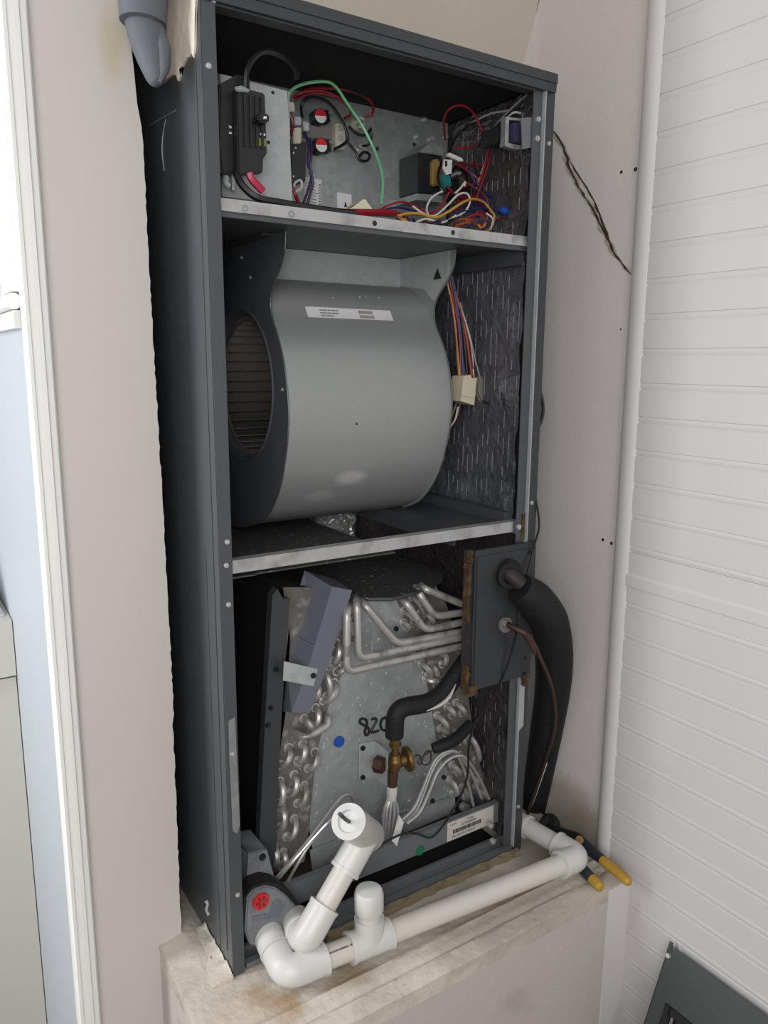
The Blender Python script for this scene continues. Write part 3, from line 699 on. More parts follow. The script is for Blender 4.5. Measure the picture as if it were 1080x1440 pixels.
def ubend(a, b, out, r):
    c = (a+b)/2; h = (a-b)/2; P = [a+Vector((0, .004, 0))]
    for k in range(9):
        t = math.pi*k/8; P.append(c + h*math.cos(t) + Vector((0, -out*math.sin(t)**.7 if math.sin(t) > 0 else 0, 0)))
    P.append(b+Vector((0, .004, 0))); return tube(bmesh.new(), P, r, 8, smooth=False)
for a, b, c, d in UB:
    A, Bq = UY(a, b, YC-.001), UY(c, d, YC-.001)
    L = (A-Bq).length
    u = obj('return_bend', ubend(A, Bq, max(.012, min(.020, L*.65)), .0050), M['alu'], ec, smooth=True)
    for q_ in (A, Bq): obj('collar', ring(bmesh.new(), q_+Vector((0, -.0035, 0)), (0, 1, 0), .0050, .0074, .0030, 12), M['ring'], u)
obj('crossover_bend', hose([UY(413, 1029, .082), UY(424, 1036, .055), UY(434, 1036, .050), UY(461, 1020, .050), UY(462, 1010, .055), UY(457, 1007, .082)], .0058, .010), M['alu'], ec, smooth=True)
obj('tube_stub', ring(CF(656, 1138, .075, .062, .0075, .0075, 12), UY(656, 1138, .0615), (0, 1, 0), .004, .0085, .002, 12), M['alu'], ec)
# suction header pipes running behind the cover plate
HT = [[(593, 824, .07), (597, 828, .050), (649, 849, .045)], [(584, 826, .075), (589, 834, .05), (611, 867, .045), (660, 860, .045)], [(563, 838, .078), (570, 846, .05), (597, 886, .043), (660, 873, .045)],
      [(506, 844, .075), (513, 851, .05), (558, 905, .042), (660, 886, .045)], [(499, 840, .075), (502, 846, .045), (504, 926, .040), (660, 894, .045)], [(492, 848, .078), (488, 858, .042), (487, 945, .036), (660, 906, .045)]]
for h in HT: obj('header_pipe', hose(path(h), .0060, .016), M['alu'], ec, smooth=True)
# grey plastic deflector box with its strap
dp_front = [(465, 826), (493, 831), (487, 858), (470, 930), (460, 945), (440, 1003), (419, 1001)]
F = [UY(a, b, .048) for a, b in [(467, 826), (494, 831), (461, 935), (434, 1003), (411, 1001), (434, 938)]]
Bk = [UY(428, 803, .095), UY(421, 826, .095), UY(430, 833, .095), UY(402, 916, .095), UY(397, 1000, .085)]
bm = bmesh.new()
f = [bm.verts.new(p) for p in F]; b_ = [bm.verts.new(p) for p in Bk]
top_r = bm.verts.new(F[1]+Vector((0, .05, .004)))
bm.faces.new(f); bm.faces.new((f[0], f[5], b_[3], b_[2])); bm.faces.new((f[0], b_[2], b_[1], b_[0])); bm.faces.new((f[5], f[4], b_[4], b_[3])); bm.faces.new((f[0], b_[0], top_r, f[1]))
bmesh.ops.triangulate(bm, faces=bm.faces[:]); bm.normal_update(); bmesh.ops.solidify(bm, geom=bm.faces[:], thickness=.0015)
de = obj('deflector', bm, M['greyplas'], ec); de['label'] = 'blue-grey plastic deflector over the left slab'
obj('strap', PXY([(399.5, 930), (447, 941), (441, 965), (398, 957)], .0455, .0470), M['galvlight'], de)['label'] = 'pale metal strap'
screw(UY(440.5, 950, .045), de, m=1, sc=1.0)
obj('seam', hose([UY(416, 896, .070), UY(439, 908.5, .0472), UY(461, 913, .0472)], .0009, .002, 5), M['greyplas'], de)
# blue plug, knock-out ring, marker writing, black screws on the end plate
obj('blue_plug', CF(478, 1044, YC-.0005, YC-.004, .0092, .0085, 18), M['blue'], ec)
obj('knockout_ring', ring(bmesh.new(), UY(523, 989, YC-.0002), (0, -1, 0), .0155, .0163, .0006, 28), M['ring'], ec)
def stroke(px, r=.0016): return T([UY(a, b, YC-.0012) for a, b in px], r, 5, 4)
bm = bmesh.new()
tube(bm, [UY(a, b, YC-.001) for a, b in [(515, 1012), (508, 1011), (506, 1016), (512, 1020), (518, 1024), (519, 1030), (515, 1034), (513, 1028), (516, 1019), (515, 1012)]], .0023, 5, 4)
tube(bm, [UY(a, b, YC-.001) for a, b in [(522, 1012), (527, 1010), (529, 1014), (525, 1022), (522, 1029), (527, 1029), (533, 1027)]], .0023, 5, 4)
tube(bm, [UY(a, b, YC-.001) for a, b in [(542, 1009), (537, 1012), (535, 1020), (539, 1027), (545, 1025), (547, 1016), (542, 1009)]], .0023, 5, 4)
obj('marker_writing', bm, M['ink'], ec)['label'] = '820 written in black marker'
for a, b in ((557, 884), (624, 1093), (608, 1126)): screw(UY(a, b, YC-.001), ec, m=1, sc=1.0)

# ------------------------------------------------------------------ expansion valve
ev = thing('expansion_valve', 'tarnished brass expansion valve on galvanised bracket in front of the coil end plate', 'valve', UY(556, 1072, .04))
yv = .040
obj('bracket', PXY([(505, 1046), (528, 1042), (528, 1094), (505, 1095)], YC-.003, YC-.0015), M['galvlight'], ev)
Q = [UY(528, 1042, YC-.003), UY(546, 1057, yv+.004), UY(545, 1106, yv+.004), UY(528, 1094, YC-.003)]
bm = bmesh.new(); bm.faces.new([bm.verts.new(p) for p in Q]); bm.normal_update(); bmesh.ops.solidify(bm, geom=bm.faces[:], thickness=.0015); obj('bracket_web', bm, M['galvlight'], ev)
for a, b in ((510, 1052), (510, 1093)): screw(UY(a, b, YC-.0035), ev, m=1, sc=1.0)
obj('hex_nut', CY(UY(528, 1074, .058), UY(540, 1077, .045), .0135, .0125, 6), M['rustnut'], ev)
bm = bmesh.new(); cyl(bm, UY(554.5, 1030, yv), UY(555.5, 1046, yv), .0085, .0085, 14); cyl(bm, UY(555.5, 1045, yv), UY(555.8, 1049, yv), .0098, .0098, 14); cyl(bm, UY(555.8, 1049, yv), UY(556, 1066, yv), .0062, .0062, 14)
obj('inlet', bm, M['brass'], ev, smooth=True)
obj('body', T([UY(555, 1060, yv), UY(556, 1070, yv), UY(554, 1084, yv)], [.0085, .0125, .0085], 12, 4), M['brass'], ev, smooth=True)
A, Bq = UY(560, 1071, yv-.002), UY(578, 1066, yv-.006); ax = (Bq-A)
bm = bmesh.new(); cyl(bm, A, A+ax*.55, .009, .010, 14); tube(bm, [A+ax*.5, A+ax*.6, A+ax*.72, A+ax*.9, A+ax*1.05], [.010, .0195, .0205, .0195, .008], 20, smooth=False)
obj('power_head', bm, M['brass'], ev, smooth=True)
obj('outlet', CY(UY(552.5, 1083, yv), UY(551.5, 1106, yv), .0088, .0080, 14), M['rustnut'], ev, smooth=True)
obj('tape_collar', T([UY(551.5, 1105, yv), UY(551, 1114, yv), UY(550.5, 1124, yv)], [.0085, .0088, .0075], 12, 2), M['pvcold'], ev)
for i, (dx, ex) in enumerate([(-5, -11), (-2, -6), (1, 0), (4, 7), (7, 13)]):
    obj('distributor_tube', T([UY(550+dx*.6, 1121, yv), UY(549+ex*.8, 1140, yv-.002), UY(547+ex*.75, 1160, yv), UY(545+ex*.5, 1184, yv+.01)], .0026, 6, 5), M['alubright'], ev, smooth=True)
obj('tag', PXY([(561, 1146), (568, 1156), (558, 1190), (551, 1182)], yv-.012, yv-.0112), M['label'], ev)['label'] = 'white hanging tag'
obj('capillary', T(path([(581, 1067), (586, 1062), (591, 1064), (588, 1072), (592, 1074), (598, 1058), (605, 1057), (606, 1068), (602, 1075), (594, 1074), (593, 1066), (600, 1060), (611, 1054)], .045), .0013, 6, 5), M['copper'], ev)
obj('sensing_bulb', T(path([(609, 1053, .05), (625, 1047, .045), (642, 1038, .045), (662, 1018, .05)]), [.009, .0105, .0105, .009], 10, 4), M['rubber'], ev, smooth=True)
cap3 = [[(568, 1156), (585, 1140), (596, 1115), (605, 1090), (616, 1069), (630, 1059), (642, 1060), (655, 1090), (666, 1134)], [(566, 1152), (582, 1136), (594, 1110), (604, 1084), (614, 1066), (628, 1057), (644, 1059), (662, 1085), (677, 1122)],
        [(572, 1158), (590, 1142), (603, 1115), (614, 1088), (627, 1071), (642, 1063), (655, 1066), (671, 1088), (688, 1123)]]
for i, c in enumerate(cap3): obj('distributor_tube', T(path(c, .046-.004*i), .0028, 7, 5), M['alubright'], ev, smooth=True)
capl = [[(496, 1130, .06), (493, 1119, .045), (484, 1118, .04), (474, 1127, .035), (455, 1153, .03), (424, 1193, .03), (387, 1236, .04)], [(500, 1135, .06), (470, 1149, .03), (442, 1177, .03), (415, 1208, .03), (390, 1238, .04)], [(462, 1154, .03), (434, 1190, .03), (418, 1216, .03), (404, 1240, .04)]]
for c in capl: obj('distributor_tube', T(path(c), .0025, 7, 5), M['alubright'], ev, smooth=True)

# ------------------------------------------------------------------ drain pan with its outlet fitting
dpn = thing('drain_pan', 'slate grey drain pan with printed label and green dot under the coil', 'drain pan', (.30, .25, .03))
obj('front_rail', B((.095, .508, .0300, .0315, .046, .084), (.095, .508, .0315, .040, .0825, .084)), M['pan'], dpn, bev=.0008)
obj('pan_floor', PR([(.062, .046), (.495, .046), (.495, .47), (.062, .47)], 'Z', .046, .049), M['panfloor'], dpn)
obj('pan_side', B(.489, .4905, .0315, .47, .049, .080), M['cab'], dpn); obj('pan_side', B(.062, .0635, .060, .47, .049, .080), M['cab'], dpn)
obj('green_dot', CF(591, 1196, .0300, .0293, .0088, .0088, 20), M['green'], dpn)
l0, l1, l2, l3 = UY(629, 1164, .0299), UY(694, 1138, .0299), UY(696, 1166, .0299), UY(629, 1196, .0299)
lx0, lx1, lz0, lz1 = l0.x, l1.x, .0475, .0815
pl_ = obj('label', B(lx0, lx1, .0295, .0299, lz0, lz1), M['labelstained'], dpn); pl_['label'] = 'stained white label with bar code'
ww = lx1-lx0; bm = bmesh.new(); x = lx0+.12*ww
while x < lx0+.72*ww:
    wd = random.choice((.0006, .0009, .0014)); box(bm, x, x+wd, .0292, .0295, .0580, .0655); x += wd+random.choice((.0005, .0008))
obj('bar_code', bm, M['ink'], pl_)
text_mesh('print', 'Model', .0055, (lx0+.42*ww, .0294, .0745), (1, 0, 0), (0, 0, 1), M['ink'], pl_)
text_mesh('print', '0370400009', .0062, (lx0+.30*ww, .0294, .0680), (1, 0, 0), (0, 0, 1), M['ink'], pl_)
text_mesh('print', 'MK 43217011000251', .0058, (lx0+.10*ww, .0294, .0510), (1, 0, 0), (0, 0, 1), M['ink'], pl_)
text_mesh('print', 'LOT-N', .0045, (lx0+.06*ww, .0294, .0745), (1, 0, 0), (0, 0, 1), M['ink'], pl_)
fit = [(348, 1262), (358, 1251), (374, 1246), (388, 1249), (402, 1259), (416, 1274), (421, 1290), (412, 1306), (396, 1318), (380, 1330), (352, 1330), (345, 1310)]
obj('outlet_plate', PXY(fit, .000, .028), M['fitting'], dpn, bev=.002)['label'] = 'grey plastic outlet plate'
fr = [(343, 1262), (355, 1247), (374, 1240), (390, 1243), (407, 1254), (420, 1270), (425, 1290), (416, 1306), (412, 1306), (421, 1290), (416, 1274), (402, 1259), (388, 1249), (374, 1246), (358, 1251), (348, 1262), (345, 1310), (340, 1310)]
obj('rubber_rim', PXY(fr, .0035, .032), M['rubber'], dpn)
obj('red_plug', CF(368, 1269, .0, -.0035, .0125, .0118, 20), M['red'], dpn)
bm = bmesh.new(); c0 = UY(368, 1269, -.0036)
for k in range(6):
    a = math.pi*k/3; d = Vector((math.cos(a), 0, math.sin(a))); cyl(bm, c0+d*.003+Vector((0, .0005, 0)), c0+d*.0085+Vector((0, -.0008, 0)), .0016, .0016, 6)
obj('plug_star', bm, M['reddark'], dpn)
obj('recess', PXY([(356, 1289), (376, 1285), (380, 1292), (355, 1298)], -.0008, .0), M['greyplas'], dpn)
obj('recess', PXY([(384, 1268), (392, 1264), (400, 1274), (392, 1290), (378, 1290)], -.0008, .0), M['greyplas'], dpn)
obj('outlet_wedge', PXY([(348, 1201), (376, 1195), (391, 1252), (344, 1252)], .030, .09), M['fitting'], dpn, bev=.0015)
obj('wedge_side', PXY([(337, 1188), (349, 1201), (345, 1252), (339, 1248)], .029, .0299), M['edge'], dpn)
screw(UY(369, 1205, .0295), dpn, m=1, sc=1.2)

# ------------------------------------------------------------------ PVC drain line
dl = thing('drain_pipe', 'long white PVC drain pipe with capped riser lying along the plaster ledge', 'pipe', (.30, -.07, .0))
PRr, FR = .0165, .0215
e1 = Vector((.0515, -.0625, .0285)); e2 = Vector((.571, -.102, .0300)); dirp = (e2-e1).normalized()
p0 = Vector((.055, .004, .040))
obj('adapter', T([p0, p0+(e1-p0)*.30, p0+(e1-p0)*.50], [.0215, .0215, .0205], 22, smooth=False), M['pvc'], dl, smooth=True)
obj('elbow', tube(bmesh.new(), bend([p0+(e1-p0)*.48, e1, e1+dirp*.056], .018, 7), FR, 24, smooth=False), M['pvc'], dl, smooth=True)
obj('elbow_lip', ring(bmesh.new(), e1+dirp*.0525, dirp, PRr, FR+.0010, .0045, 24), M['pvc'], dl); obj('elbow_lip', ring(bmesh.new(), p0+(e1-p0)*.46, (p0-e1), PRr, FR+.0010, .004, 24), M['pvc'], dl)
tcen = e1+dirp*.126
obj('pipe', CY(e1+dirp*.040, e2-dirp*.020, PRr, PRr, 26), M['pvcpipe'], dl, smooth=True)
tb = CY(tcen-dirp*.032, tcen+dirp*.032, FR, FR, 24); ring(tb, tcen+dirp*.028, dirp, PRr, FR+.0012, .0045, 24); ring(tb, tcen-dirp*.0325, dirp, PRr, FR+.0012, .0045, 24)
cyl(tb, tcen, tcen+Vector((.001, .002, .036)), FR*.98, FR, 24)
obj('tee', tb, M['pvc'], dl, smooth=True)
capb = tcen+Vector((.0005, .001, .030))
obj('riser', CY(capb, capb+Vector((0, .001, .030)), PRr, PRr, 22), M['pvcpipe'], dl, smooth=True)
ct = bmesh.new(); tube(ct, [capb+Vector((0, .001, .016)), capb+Vector((0, .001, .019)), capb+Vector((0, .0015, .044)), capb+Vector((0, .0015, .0495)), capb+Vector((0, .0015, .051))], [.0195, .0212, .0208, .0185, .010], 24, smooth=False)
obj('cap', ct, M['pvc'], dl, smooth=True)
e3 = Vector((.556, .030, .030))
obj('elbow', tube(bmesh.new(), bend([e2-dirp*.040, e2, e2+(e3-e2).normalized()*.044], .017, 7), FR, 24, smooth=False), M['pvc'], dl, smooth=True)
d23 = (e3-e2).normalized()
obj('elbow_lip', ring(bmesh.new(), e2-dirp*.0415, dirp, PRr, FR+.001, .0045, 24), M['pvc'], dl); obj('elbow_lip', ring(bmesh.new(), e2+d23*.040, d23, PRr, FR+.001, .0045, 24), M['pvc'], dl)
e3 = Vector((.5545, .046, .030)); d23 = (e3-e2).normalized()
obj('pipe', CY(e2+d23*.03, e3, PRr, PRr, 24), M['pvcold'], dl, smooth=True)
obj('coupling', ring(CY(e2+d23*.112, e3, .0185, .0185, 22), e2+d23*.109, d23, PRr-.001, .0205, .005, 22), M['pvcold'], dl, smooth=True)
# print along the pipe
bm = bmesh.new(); n = 0
for k in range(26):
    a = -1.05; t = .053+.0018*k
    if random.random() < .3: continue
    sidev = dirp.cross(Vector((0, 0, 1))).normalized(); o = e1+dirp*t+(Vector((0, 0, 1))*math.sin(.95)+sidev*math.cos(.95))*(PRr+.0001)
    hgt = random.uniform(.001, .0022); box(bm, o.x, o.x+.0010, o.y-.0010, o.y+.0005, o.z-hgt*.6, o.z+hgt*.6)
obj('print', bm, M['greyink'], dl)

d2 = thing('overflow_riser', 'slanting white PVC riser with open tee and float switch in front of the drain pan', 'pipe', (.09, -.05, .03))
q0 = Vector((.098, .002, .046)); q1 = UY(429, 1322, -.056); q2 = UY(514, 1172, -.036)
dq = (q2-q1).normalized()
obj('adapter', T([q0, q0+(q1-q0)*.40, q0+(q1-q0)*.55], [.0215, .0215, .0205], 22, smooth=False), M['pvc'], d2, smooth=True)
obj('elbow', tube(bmesh.new(), bend([q0+(q1-q0)*.45, q1, q1+dq*.050], .024, 7), FR, 24, smooth=False), M['pvc'], d2, smooth=True)
obj('elbow_lip', ring(bmesh.new(), q1+dq*.046, dq, PRr, FR+.001, .0045, 24), M['pvc'], d2); obj('elbow_lip', ring(bmesh.new(), q0+(q1-q0)*.62, (q0-q1), PRr, FR+.001, .004, 24), M['pvc'], d2)
obj('pipe', CY(q1+dq*.030, q2-dq*.02, PRr, PRr, 24), M['pvcpipe'], d2, smooth=True)
to = UY(490, 1155, -.078); tn = UY(521, 1176, -.020); dt = (to-tn).normalized(); RT = .0235
tb = bmesh.new()
tube(tb, [tn-dt*.006, tn-dt*.001, tn+dt*.006, to], [.012, .020, .0225, RT], 28, smooth=False, caps=False)
ring(tb, to-dt*.002, dt, .0150, RT+.0004, .0020, 28)
obj('tee', tb, M['pvc'], d2, smooth=True)
obj('tee_neck', ring(CY(q2-dq*.056, q2, FR, FR, 24), q2-dq*.058, dq, PRr, FR+.001, .005, 24), M['pvc'], d2, smooth=True)
obj('plug_face', CY(to-dt*.006, to-dt*.003, .0155, .0155, 24), M['label'], d2)
fw = obj('switch_lead', T([to-dt*.004, to+dt*.012, to+dt*.030+Vector((-.004, 0, .006))], .0028, 8, 4), M['plasticblk'], d2); fw['label'] = 'black float switch lead'
mid_t = (to+tn)/2; side_t = dt.cross(Vector((0, 0, 1))).normalized(); upt = side_t.cross(dt).normalized()
if upt.z < 0: upt = -upt
view = (CAM_LOC-mid_t).normalized()
lat = (upt*.75+view*.66); lat = (lat-dt*lat.dot(dt)).normalized(); tang = dt.cross(lat)
bm = bmesh.new()
for i in range(4):
    for j in range(5):
        if random.random() < .25: continue
        o = mid_t+dt*(.012-i*.010)+tang*(.003*(j-2))+lat*(.0229-.00022*abs(j-2)**2); s = random.uniform(.0005, .0011)
        v = [bm.verts.new(o+dt*s*a+tang*s*1.2*b+lat*.0004) for a, b in ((-1, -1), (1, -1), (1, 1), (-1, 1))]; bm.faces.new(v)
obj('print', bm, M['greyink'], d2)

# ------------------------------------------------------------------ access plate with the refrigerant lines
ap = thing('access_plate', 'slate grey cover plate with rusty foam edge where the refrigerant lines leave the cabinet', 'cover plate', UY(700, 960, 0))
A0, A1 = UY(664, 772, -.008), UY(748, 758, -.008)
x0_, x1_ = .405, .531
obj('plate', B((x0_, x1_, -.0090, -.0030, .330, .5575), (x0_+.004, x1_-.001, -.0105, -.0090, .337, .548)), M['coverplate'], ap, bev=.0015)
obj('plate_edge', B(x0_-.002, x0_+.004, -.003, .016, .326, .555), M['edgebrown'], ap)
def rag(x0, x1, z0, z1, y0, y1, n=10):
    bm = bmesh.new(); L = []
    for i in range(n+1):
        z = z0+(z1-z0)*i/n; a = random.uniform(-.002, .003); b = random.uniform(-.003, .002)
        L.append([bm.verts.new(c) for c in ((x0+a, y0+random.uniform(-.002, .002), z), (x1+b, y0, z), (x1+b, y1, z), (x0+a, y1, z))])
    for p, q_ in zip(L, L[1:]):
        for i in range(4): bm.faces.new((p[i], p[(i+1) % 4], q_[(i+1) % 4], q_[i]))
    bm.faces.new(L[0]); bm.faces.new(L[-1][::-1]); return bm
obj('rusty_foam', rag(.3965, .4035, .444, .536, -.0035, .008, 14), M['rust'], ap)
obj('rusty_foam', rag(.398, .416, .323, .3385, -.0120, .006, 6), M['rust'], ap)
obj('rusty_foam', rag(.398, .404, .338, .370, -.006, .006, 5), M['rust'], ap)
obj('rusty_foam', rag(.515, .529, .312, .334, -.0090, -.0031, 5), M['rust'], ap)
obj('rusty_foam', rag(.400, .410, .538, .556, -.004, .006, 5), M['rust'], ap)
gc = UY(714, 806, -.011)
gm = ring(bmesh.new(), gc, (0, -1, 0), .014, .0235, .006, 24); ring(gm, gc+Vector((-.004, -.004, -.002)), (-.2, -1, .1), .013, .021, .008, 20)
obj('grommet', gm, M['rubber'], ap, smooth=True)
obj('grommet', ring(bmesh.new(), UY(709, 878, -.0105), (0, -1, 0), .005, .0125, .005, 18), M['mica'], ap)
for a, b in ((744, 776), (739, 925), (737.5, 947)): screw(UY(a, b, -.0105), ap, m=1, sc=.7)

sl = thing('suction_line', 'thick black foam-insulated suction line curving down beside the cabinet in front of plaster', 'pipe', (.60, .06, .0))
stub = [UY(712, 804, -.010), UY(722, 812, -.022), UY(733, 822, -.030)]
obj('bare_pipe', T(stub, .0125, 14, 3), M['oldpipe'], sl, smooth=True)
sp = [UY(731, 826, -.032), UY(752, 843, -.036), UY(772, 874, -.022), UY(779, 920, .002), UY(777, 970, .020), UY(768, 1030, .042), UY(758, 1090, .065), UY(748, 1150, .090)]
obj('insulation', T(sp, [.0235, .030, .032, .0325, .031, .029, .026, .022], 18, 6), M['rubber'], sl, smooth=True)
ll = thing('liquid_line', 'thin dull copper liquid line hanging in front of the black suction line', 'pipe', UY(752, 910, -.05))
lp = [UY(709, 876, -.011), UY(721, 882, -.030), UY(738, 891, -.046), UY(751, 908, -.050), UY(760, 926, -.048), UY(773, 957, -.042), UY(780, 988, -.028), UY(780, 1023, -.006), UY(769, 1063, .022), UY(756, 1104, .045), UY(741, 1146, .062)]
obj('tube', T(lp, [.005]*4+[.0032]*7, 10, 5), M['copper'], ll, smooth=True)
obj('joint', T([lp[2], lp[2].lerp(lp[3], .6), UY(752, 919, -.052)], [.0062, .0062, .003], 10, 2), M['rustnut'], ll)
obj('nut', CY(UY(706, 877, -.0105), UY(714, 878, -.020), .0082, .0078, 6), M['mica'], ll)
wt = thing('white_cable', 'thin pale cable end showing behind foot of the black suction line', 'cable', UY(745, 1120, .03))
obj('sheath', T([UY(768, 1073, .028), UY(757, 1105, .045), UY(748, 1130, .058), UY(742, 1142, .066)], .0026, 8, 4), M['w_white'], wt, smooth=True)
# inner insulated liquid line to the valve
il = thing('insulated_liquid_line', 'black foam-insulated elbowed line from cover plate down to brass valve', 'pipe', UY(560, 1000, .035))
obj('insulation', tube(bmesh.new(), bend([UY(672, 905, .046), UY(652, 935, .040), UY(614, 987, .032), UY(556, 996, .036), UY(554.5, 1035, .040)], .030, 7), .0148, 16, smooth=False), M['rubber'], il, smooth=True)
obj('split', T([UY(600, 1000, .018), UY(618, 992, .016), UY(632, 980, .018), UY(641, 962, .022)], [.0008, .0028, .0030, .0008], 6, 5), M['w_white'], il)['label'] = 'white split showing in the foam'

# black control cable down the right side
bc = thing('control_cable', 'thin black cable trailing over the cover plate and down to the white tee', 'cable', UY(660, 1060, .01))
obj('cable', T([UY(756, 540, .006), UY(763, 566, .004), UY(762, 588, .004), UY(752, 612, .006)], .0028, 7, 5), M['w_black'], bc, smooth=True)
cp = [UY(751, 690, .004), UY(756, 716, -.004), UY(758, 742, -.006), UY(751, 768, -.014), UY(742, 805, -.018), UY(735, 838, -.020), UY(729, 872, -.026), UY(722, 908, -.020), UY(710, 945, -.014), UY(690, 985, .000), UY(668, 1018, .010), UY(659, 1050, .012), UY(658, 1085, .012),
      UY(650, 1115, .012), UY(635, 1142, .014), UY(620, 1165, .018), UY(605, 1178, .016), UY(585, 1172, .018), UY(565, 1173, .016), UY(543, 1184, .010), UY(530, 1194, .006)]
obj('cable', T(cp, .0018, 7, 5), M['w_black'], bc, smooth=True)

# ------------------------------------------------------------------ electrics in the top compartment
YP = .222
obj('control_plate', B((.006, .512, YP, YP+.0015, 1.0118, 1.232)), M['galv'], cab)
for a, b in ((597, 168), (586, 192), (605, 196), (627, 192), (668, 180)): screw(UY(a, b, YP-.001), cab, sc=1)
for a, b in ((583, 203), (531, 209), (455, 210)): obj('bolt_hole', CF(a, b, YP, YP-.001, .003, .003, 8), M['seam'], cab)
br = thing('breaker_bracket', 'pale galvanised upright bracket plate behind the black circuit breaker', 'bracket', UY(380, 280, .10))
obj('plate', PXY([(310, 104), (404, 128), (411.5, 288), (312, 276)], .100, .1015), M['galvlight'], br)
obj('flange', B(.1555, .1570, .1016, .150, 1.0125, 1.186), M['galvlight'], br)
obj('foot', B(.022, .157, .060, .0995, 1.0120, 1.0135), M['galvlight'], br)
for a, b in ((384, 130), (378, 200)): obj('bolt_hole', CF(a, b, .0999, .0990, .0022, .0022, 8), M['seam'], br)
cb = thing('circuit_breaker', 'black double-pole circuit breaker with yellow-green tag in the upper left compartment', 'circuit breaker', UY(345, 245, .07))
obj('case', PXY([(309, 118), (334, 104), (352, 108), (353, 240), (312, 246), (307, 200)], .060, .0985), M['plasticblk'], cb, bev=.002)
obj('case', PXY([(333, 121), (373, 131), (376, 218), (371, 220), (370, 243), (335, 247)], .046, .0595), M['plasticblk'], cb, bev=.002)
obj('rib', B(*[(UY(345+8*k, 180, .0435).x-.0012, UY(345+8*k, 180, .0435).x+.0012, .0430, .0458, UY(345, 205, .044).z, UY(345, 132, .044).z) for k in range(4)]), M['plasticblk'], cb)
obj('handle', PXY([(363, 159), (380, 160), (379, 172), (363, 171)], .030, .0455), M['plasticblk'], cb, bev=.002)
obj('marking', PXY([(371, 163.5), (375, 163.5), (375, 167), (370, 167)], .0294, .0298), M['label'], cb)
obj('marking', PXY([(366, 187), (373, 188), (373, 191), (366, 190)], .0454, .0458), M['label'], cb)
obj('tag', PXY([(364, 194), (374, 195), (374, 206), (364, 205)], .0452, .0458), M['w_lime'], cb)
for p_ in (((322, 176), (326, 178), (325, 181), (322, 179)), ((322, 185), (326, 186), (326, 189), (322, 188))): obj('marking', PXY(list(p_), .0592, .0598), M['label'], cb)
obj('terminal', PXY([(330, 122), (340, 120), (352, 126), (350, 130), (332, 128)], .042, .0455), M['galv'], cb, bev=.001)
obj('terminal', T([UY(318, 250, .055), UY(318, 258, .050), UY(322, 262, .05)], .004, 8, 3), M['galvlight'], cb)
obj('terminal', PXY([(327, 246), (331, 247), (330, 268), (326, 267)], .055, .060), M['galvlight'], cb)
def wire(par, c, pts, r=.0019, y=None, name='wire'):
    o = obj(name, T(path(pts, y), r, 6, 5), M['w_'+c], par, smooth=True); return o
pw = thing('power_cables', 'thick black and red supply cables leaving the circuit breaker', 'cable', UY(360, 270, .04))
wire(pw, 'black', [(332, 244, .048), (342, 262, .040), (362, 278, .032), (395, 285, .028), (430, 291, .026), (470, 297, .03), (500, 300, .035)], .0045, name='cable')
wire(pw, 'pink', [(350, 243, .042), (354, 252, .042), (362, 261, .042), (370, 269, .042)], .0048, name='cable')
wire(pw, 'black', [(345, 125, .05), (347, 100, .05), (357, 82, .05), (373, 72, .05), (395, 78, .06), (412, 92, .08), (418, 104, .10), (416, 109, .12)], .0036, name='cable')
wire(pw, 'red', [(455, 300, .05), (490, 299, .045), (525, 299, .05), (556, 300, .06)], .0050, name='cable')

hw = thing('heater_wiring', 'green, red and black leads looping around the two red-stickered limit switches', 'wire harness', UY(470, 200, .20))
wire(hw, 'green', [(404, 138, .15), (412, 125, .15), (432, 117, .15), (458, 115, .15), (472, 122, .15), (488, 145, .15), (510, 178, .15), (528, 215, .14), (538, 250, .12), (536, 288, .10)], .0022)
wire(hw, 'red', [(415, 140, .19), (430, 127, .19), (460, 124, .18), (490, 127, .18), (512, 135, .19), (524, 148, .20), (523, 160, .21), (514, 163, .215)], .0022)
wire(hw, 'red', [(412, 138, .19), (425, 130, .18), (450, 128, .18), (475, 137, .18), (492, 152, .19), (492, 162, .20), (484, 166, .21)], .0022)
wire(hw, 'dred', [(414, 140, .19), (440, 131, .18), (470, 136, .18), (488, 146, .19)], .0022)
wire(hw, 'black', [(425, 165, .19), (424, 148, .17), (435, 137, .17), (455, 140, .17), (470, 153, .17), (484, 176, .17), (489, 195, .17), (483, 203, .18), (470, 210, .20)], .0024)
wire(hw, 'black', [(490, 178, .19), (502, 188, .19), (514, 190, .19), (521, 182, .20)], .0022)
wire(hw, 'black', [(490, 201, .19), (500, 214, .19), (506, 225, .19), (516, 226, .19), (520, 218, .19), (512, 214, .20), (505, 220, .20)], .0022)
wire(hw, 'black', [(521, 178, .20), (522, 192, .20), (518, 203, .20), (508, 206, .21)], .0020)
wire(hw, 'purple', [(428, 185, .18), (434, 205, .17), (433, 230, .17), (438, 245, .17), (434, 265, .17), (427, 285, .17)], .0022)
wire(hw, 'purple', [(436, 195, .18), (438, 215, .17), (436, 240, .17), (440, 256, .17), (432, 288, .17)], .0020)
wire(hw, 'dred', [(408, 160, .15), (412, 175, .15), (408, 190, .15)], .0022)
wire(hw, 'red', [(411, 262, .15), (416, 276, .15), (421, 289, .14)], .0026)
wire(hw, 'white', [(412, 268, .15), (415, 257, .15), (423, 254, .15), (424, 264, .15), (415, 270, .15)], .0018)
obj('white_plug', PXY([(405, 143), (414, 144), (415, 157), (405, 156)], .140, .155), M['ceramic'], hw, bev=.001)
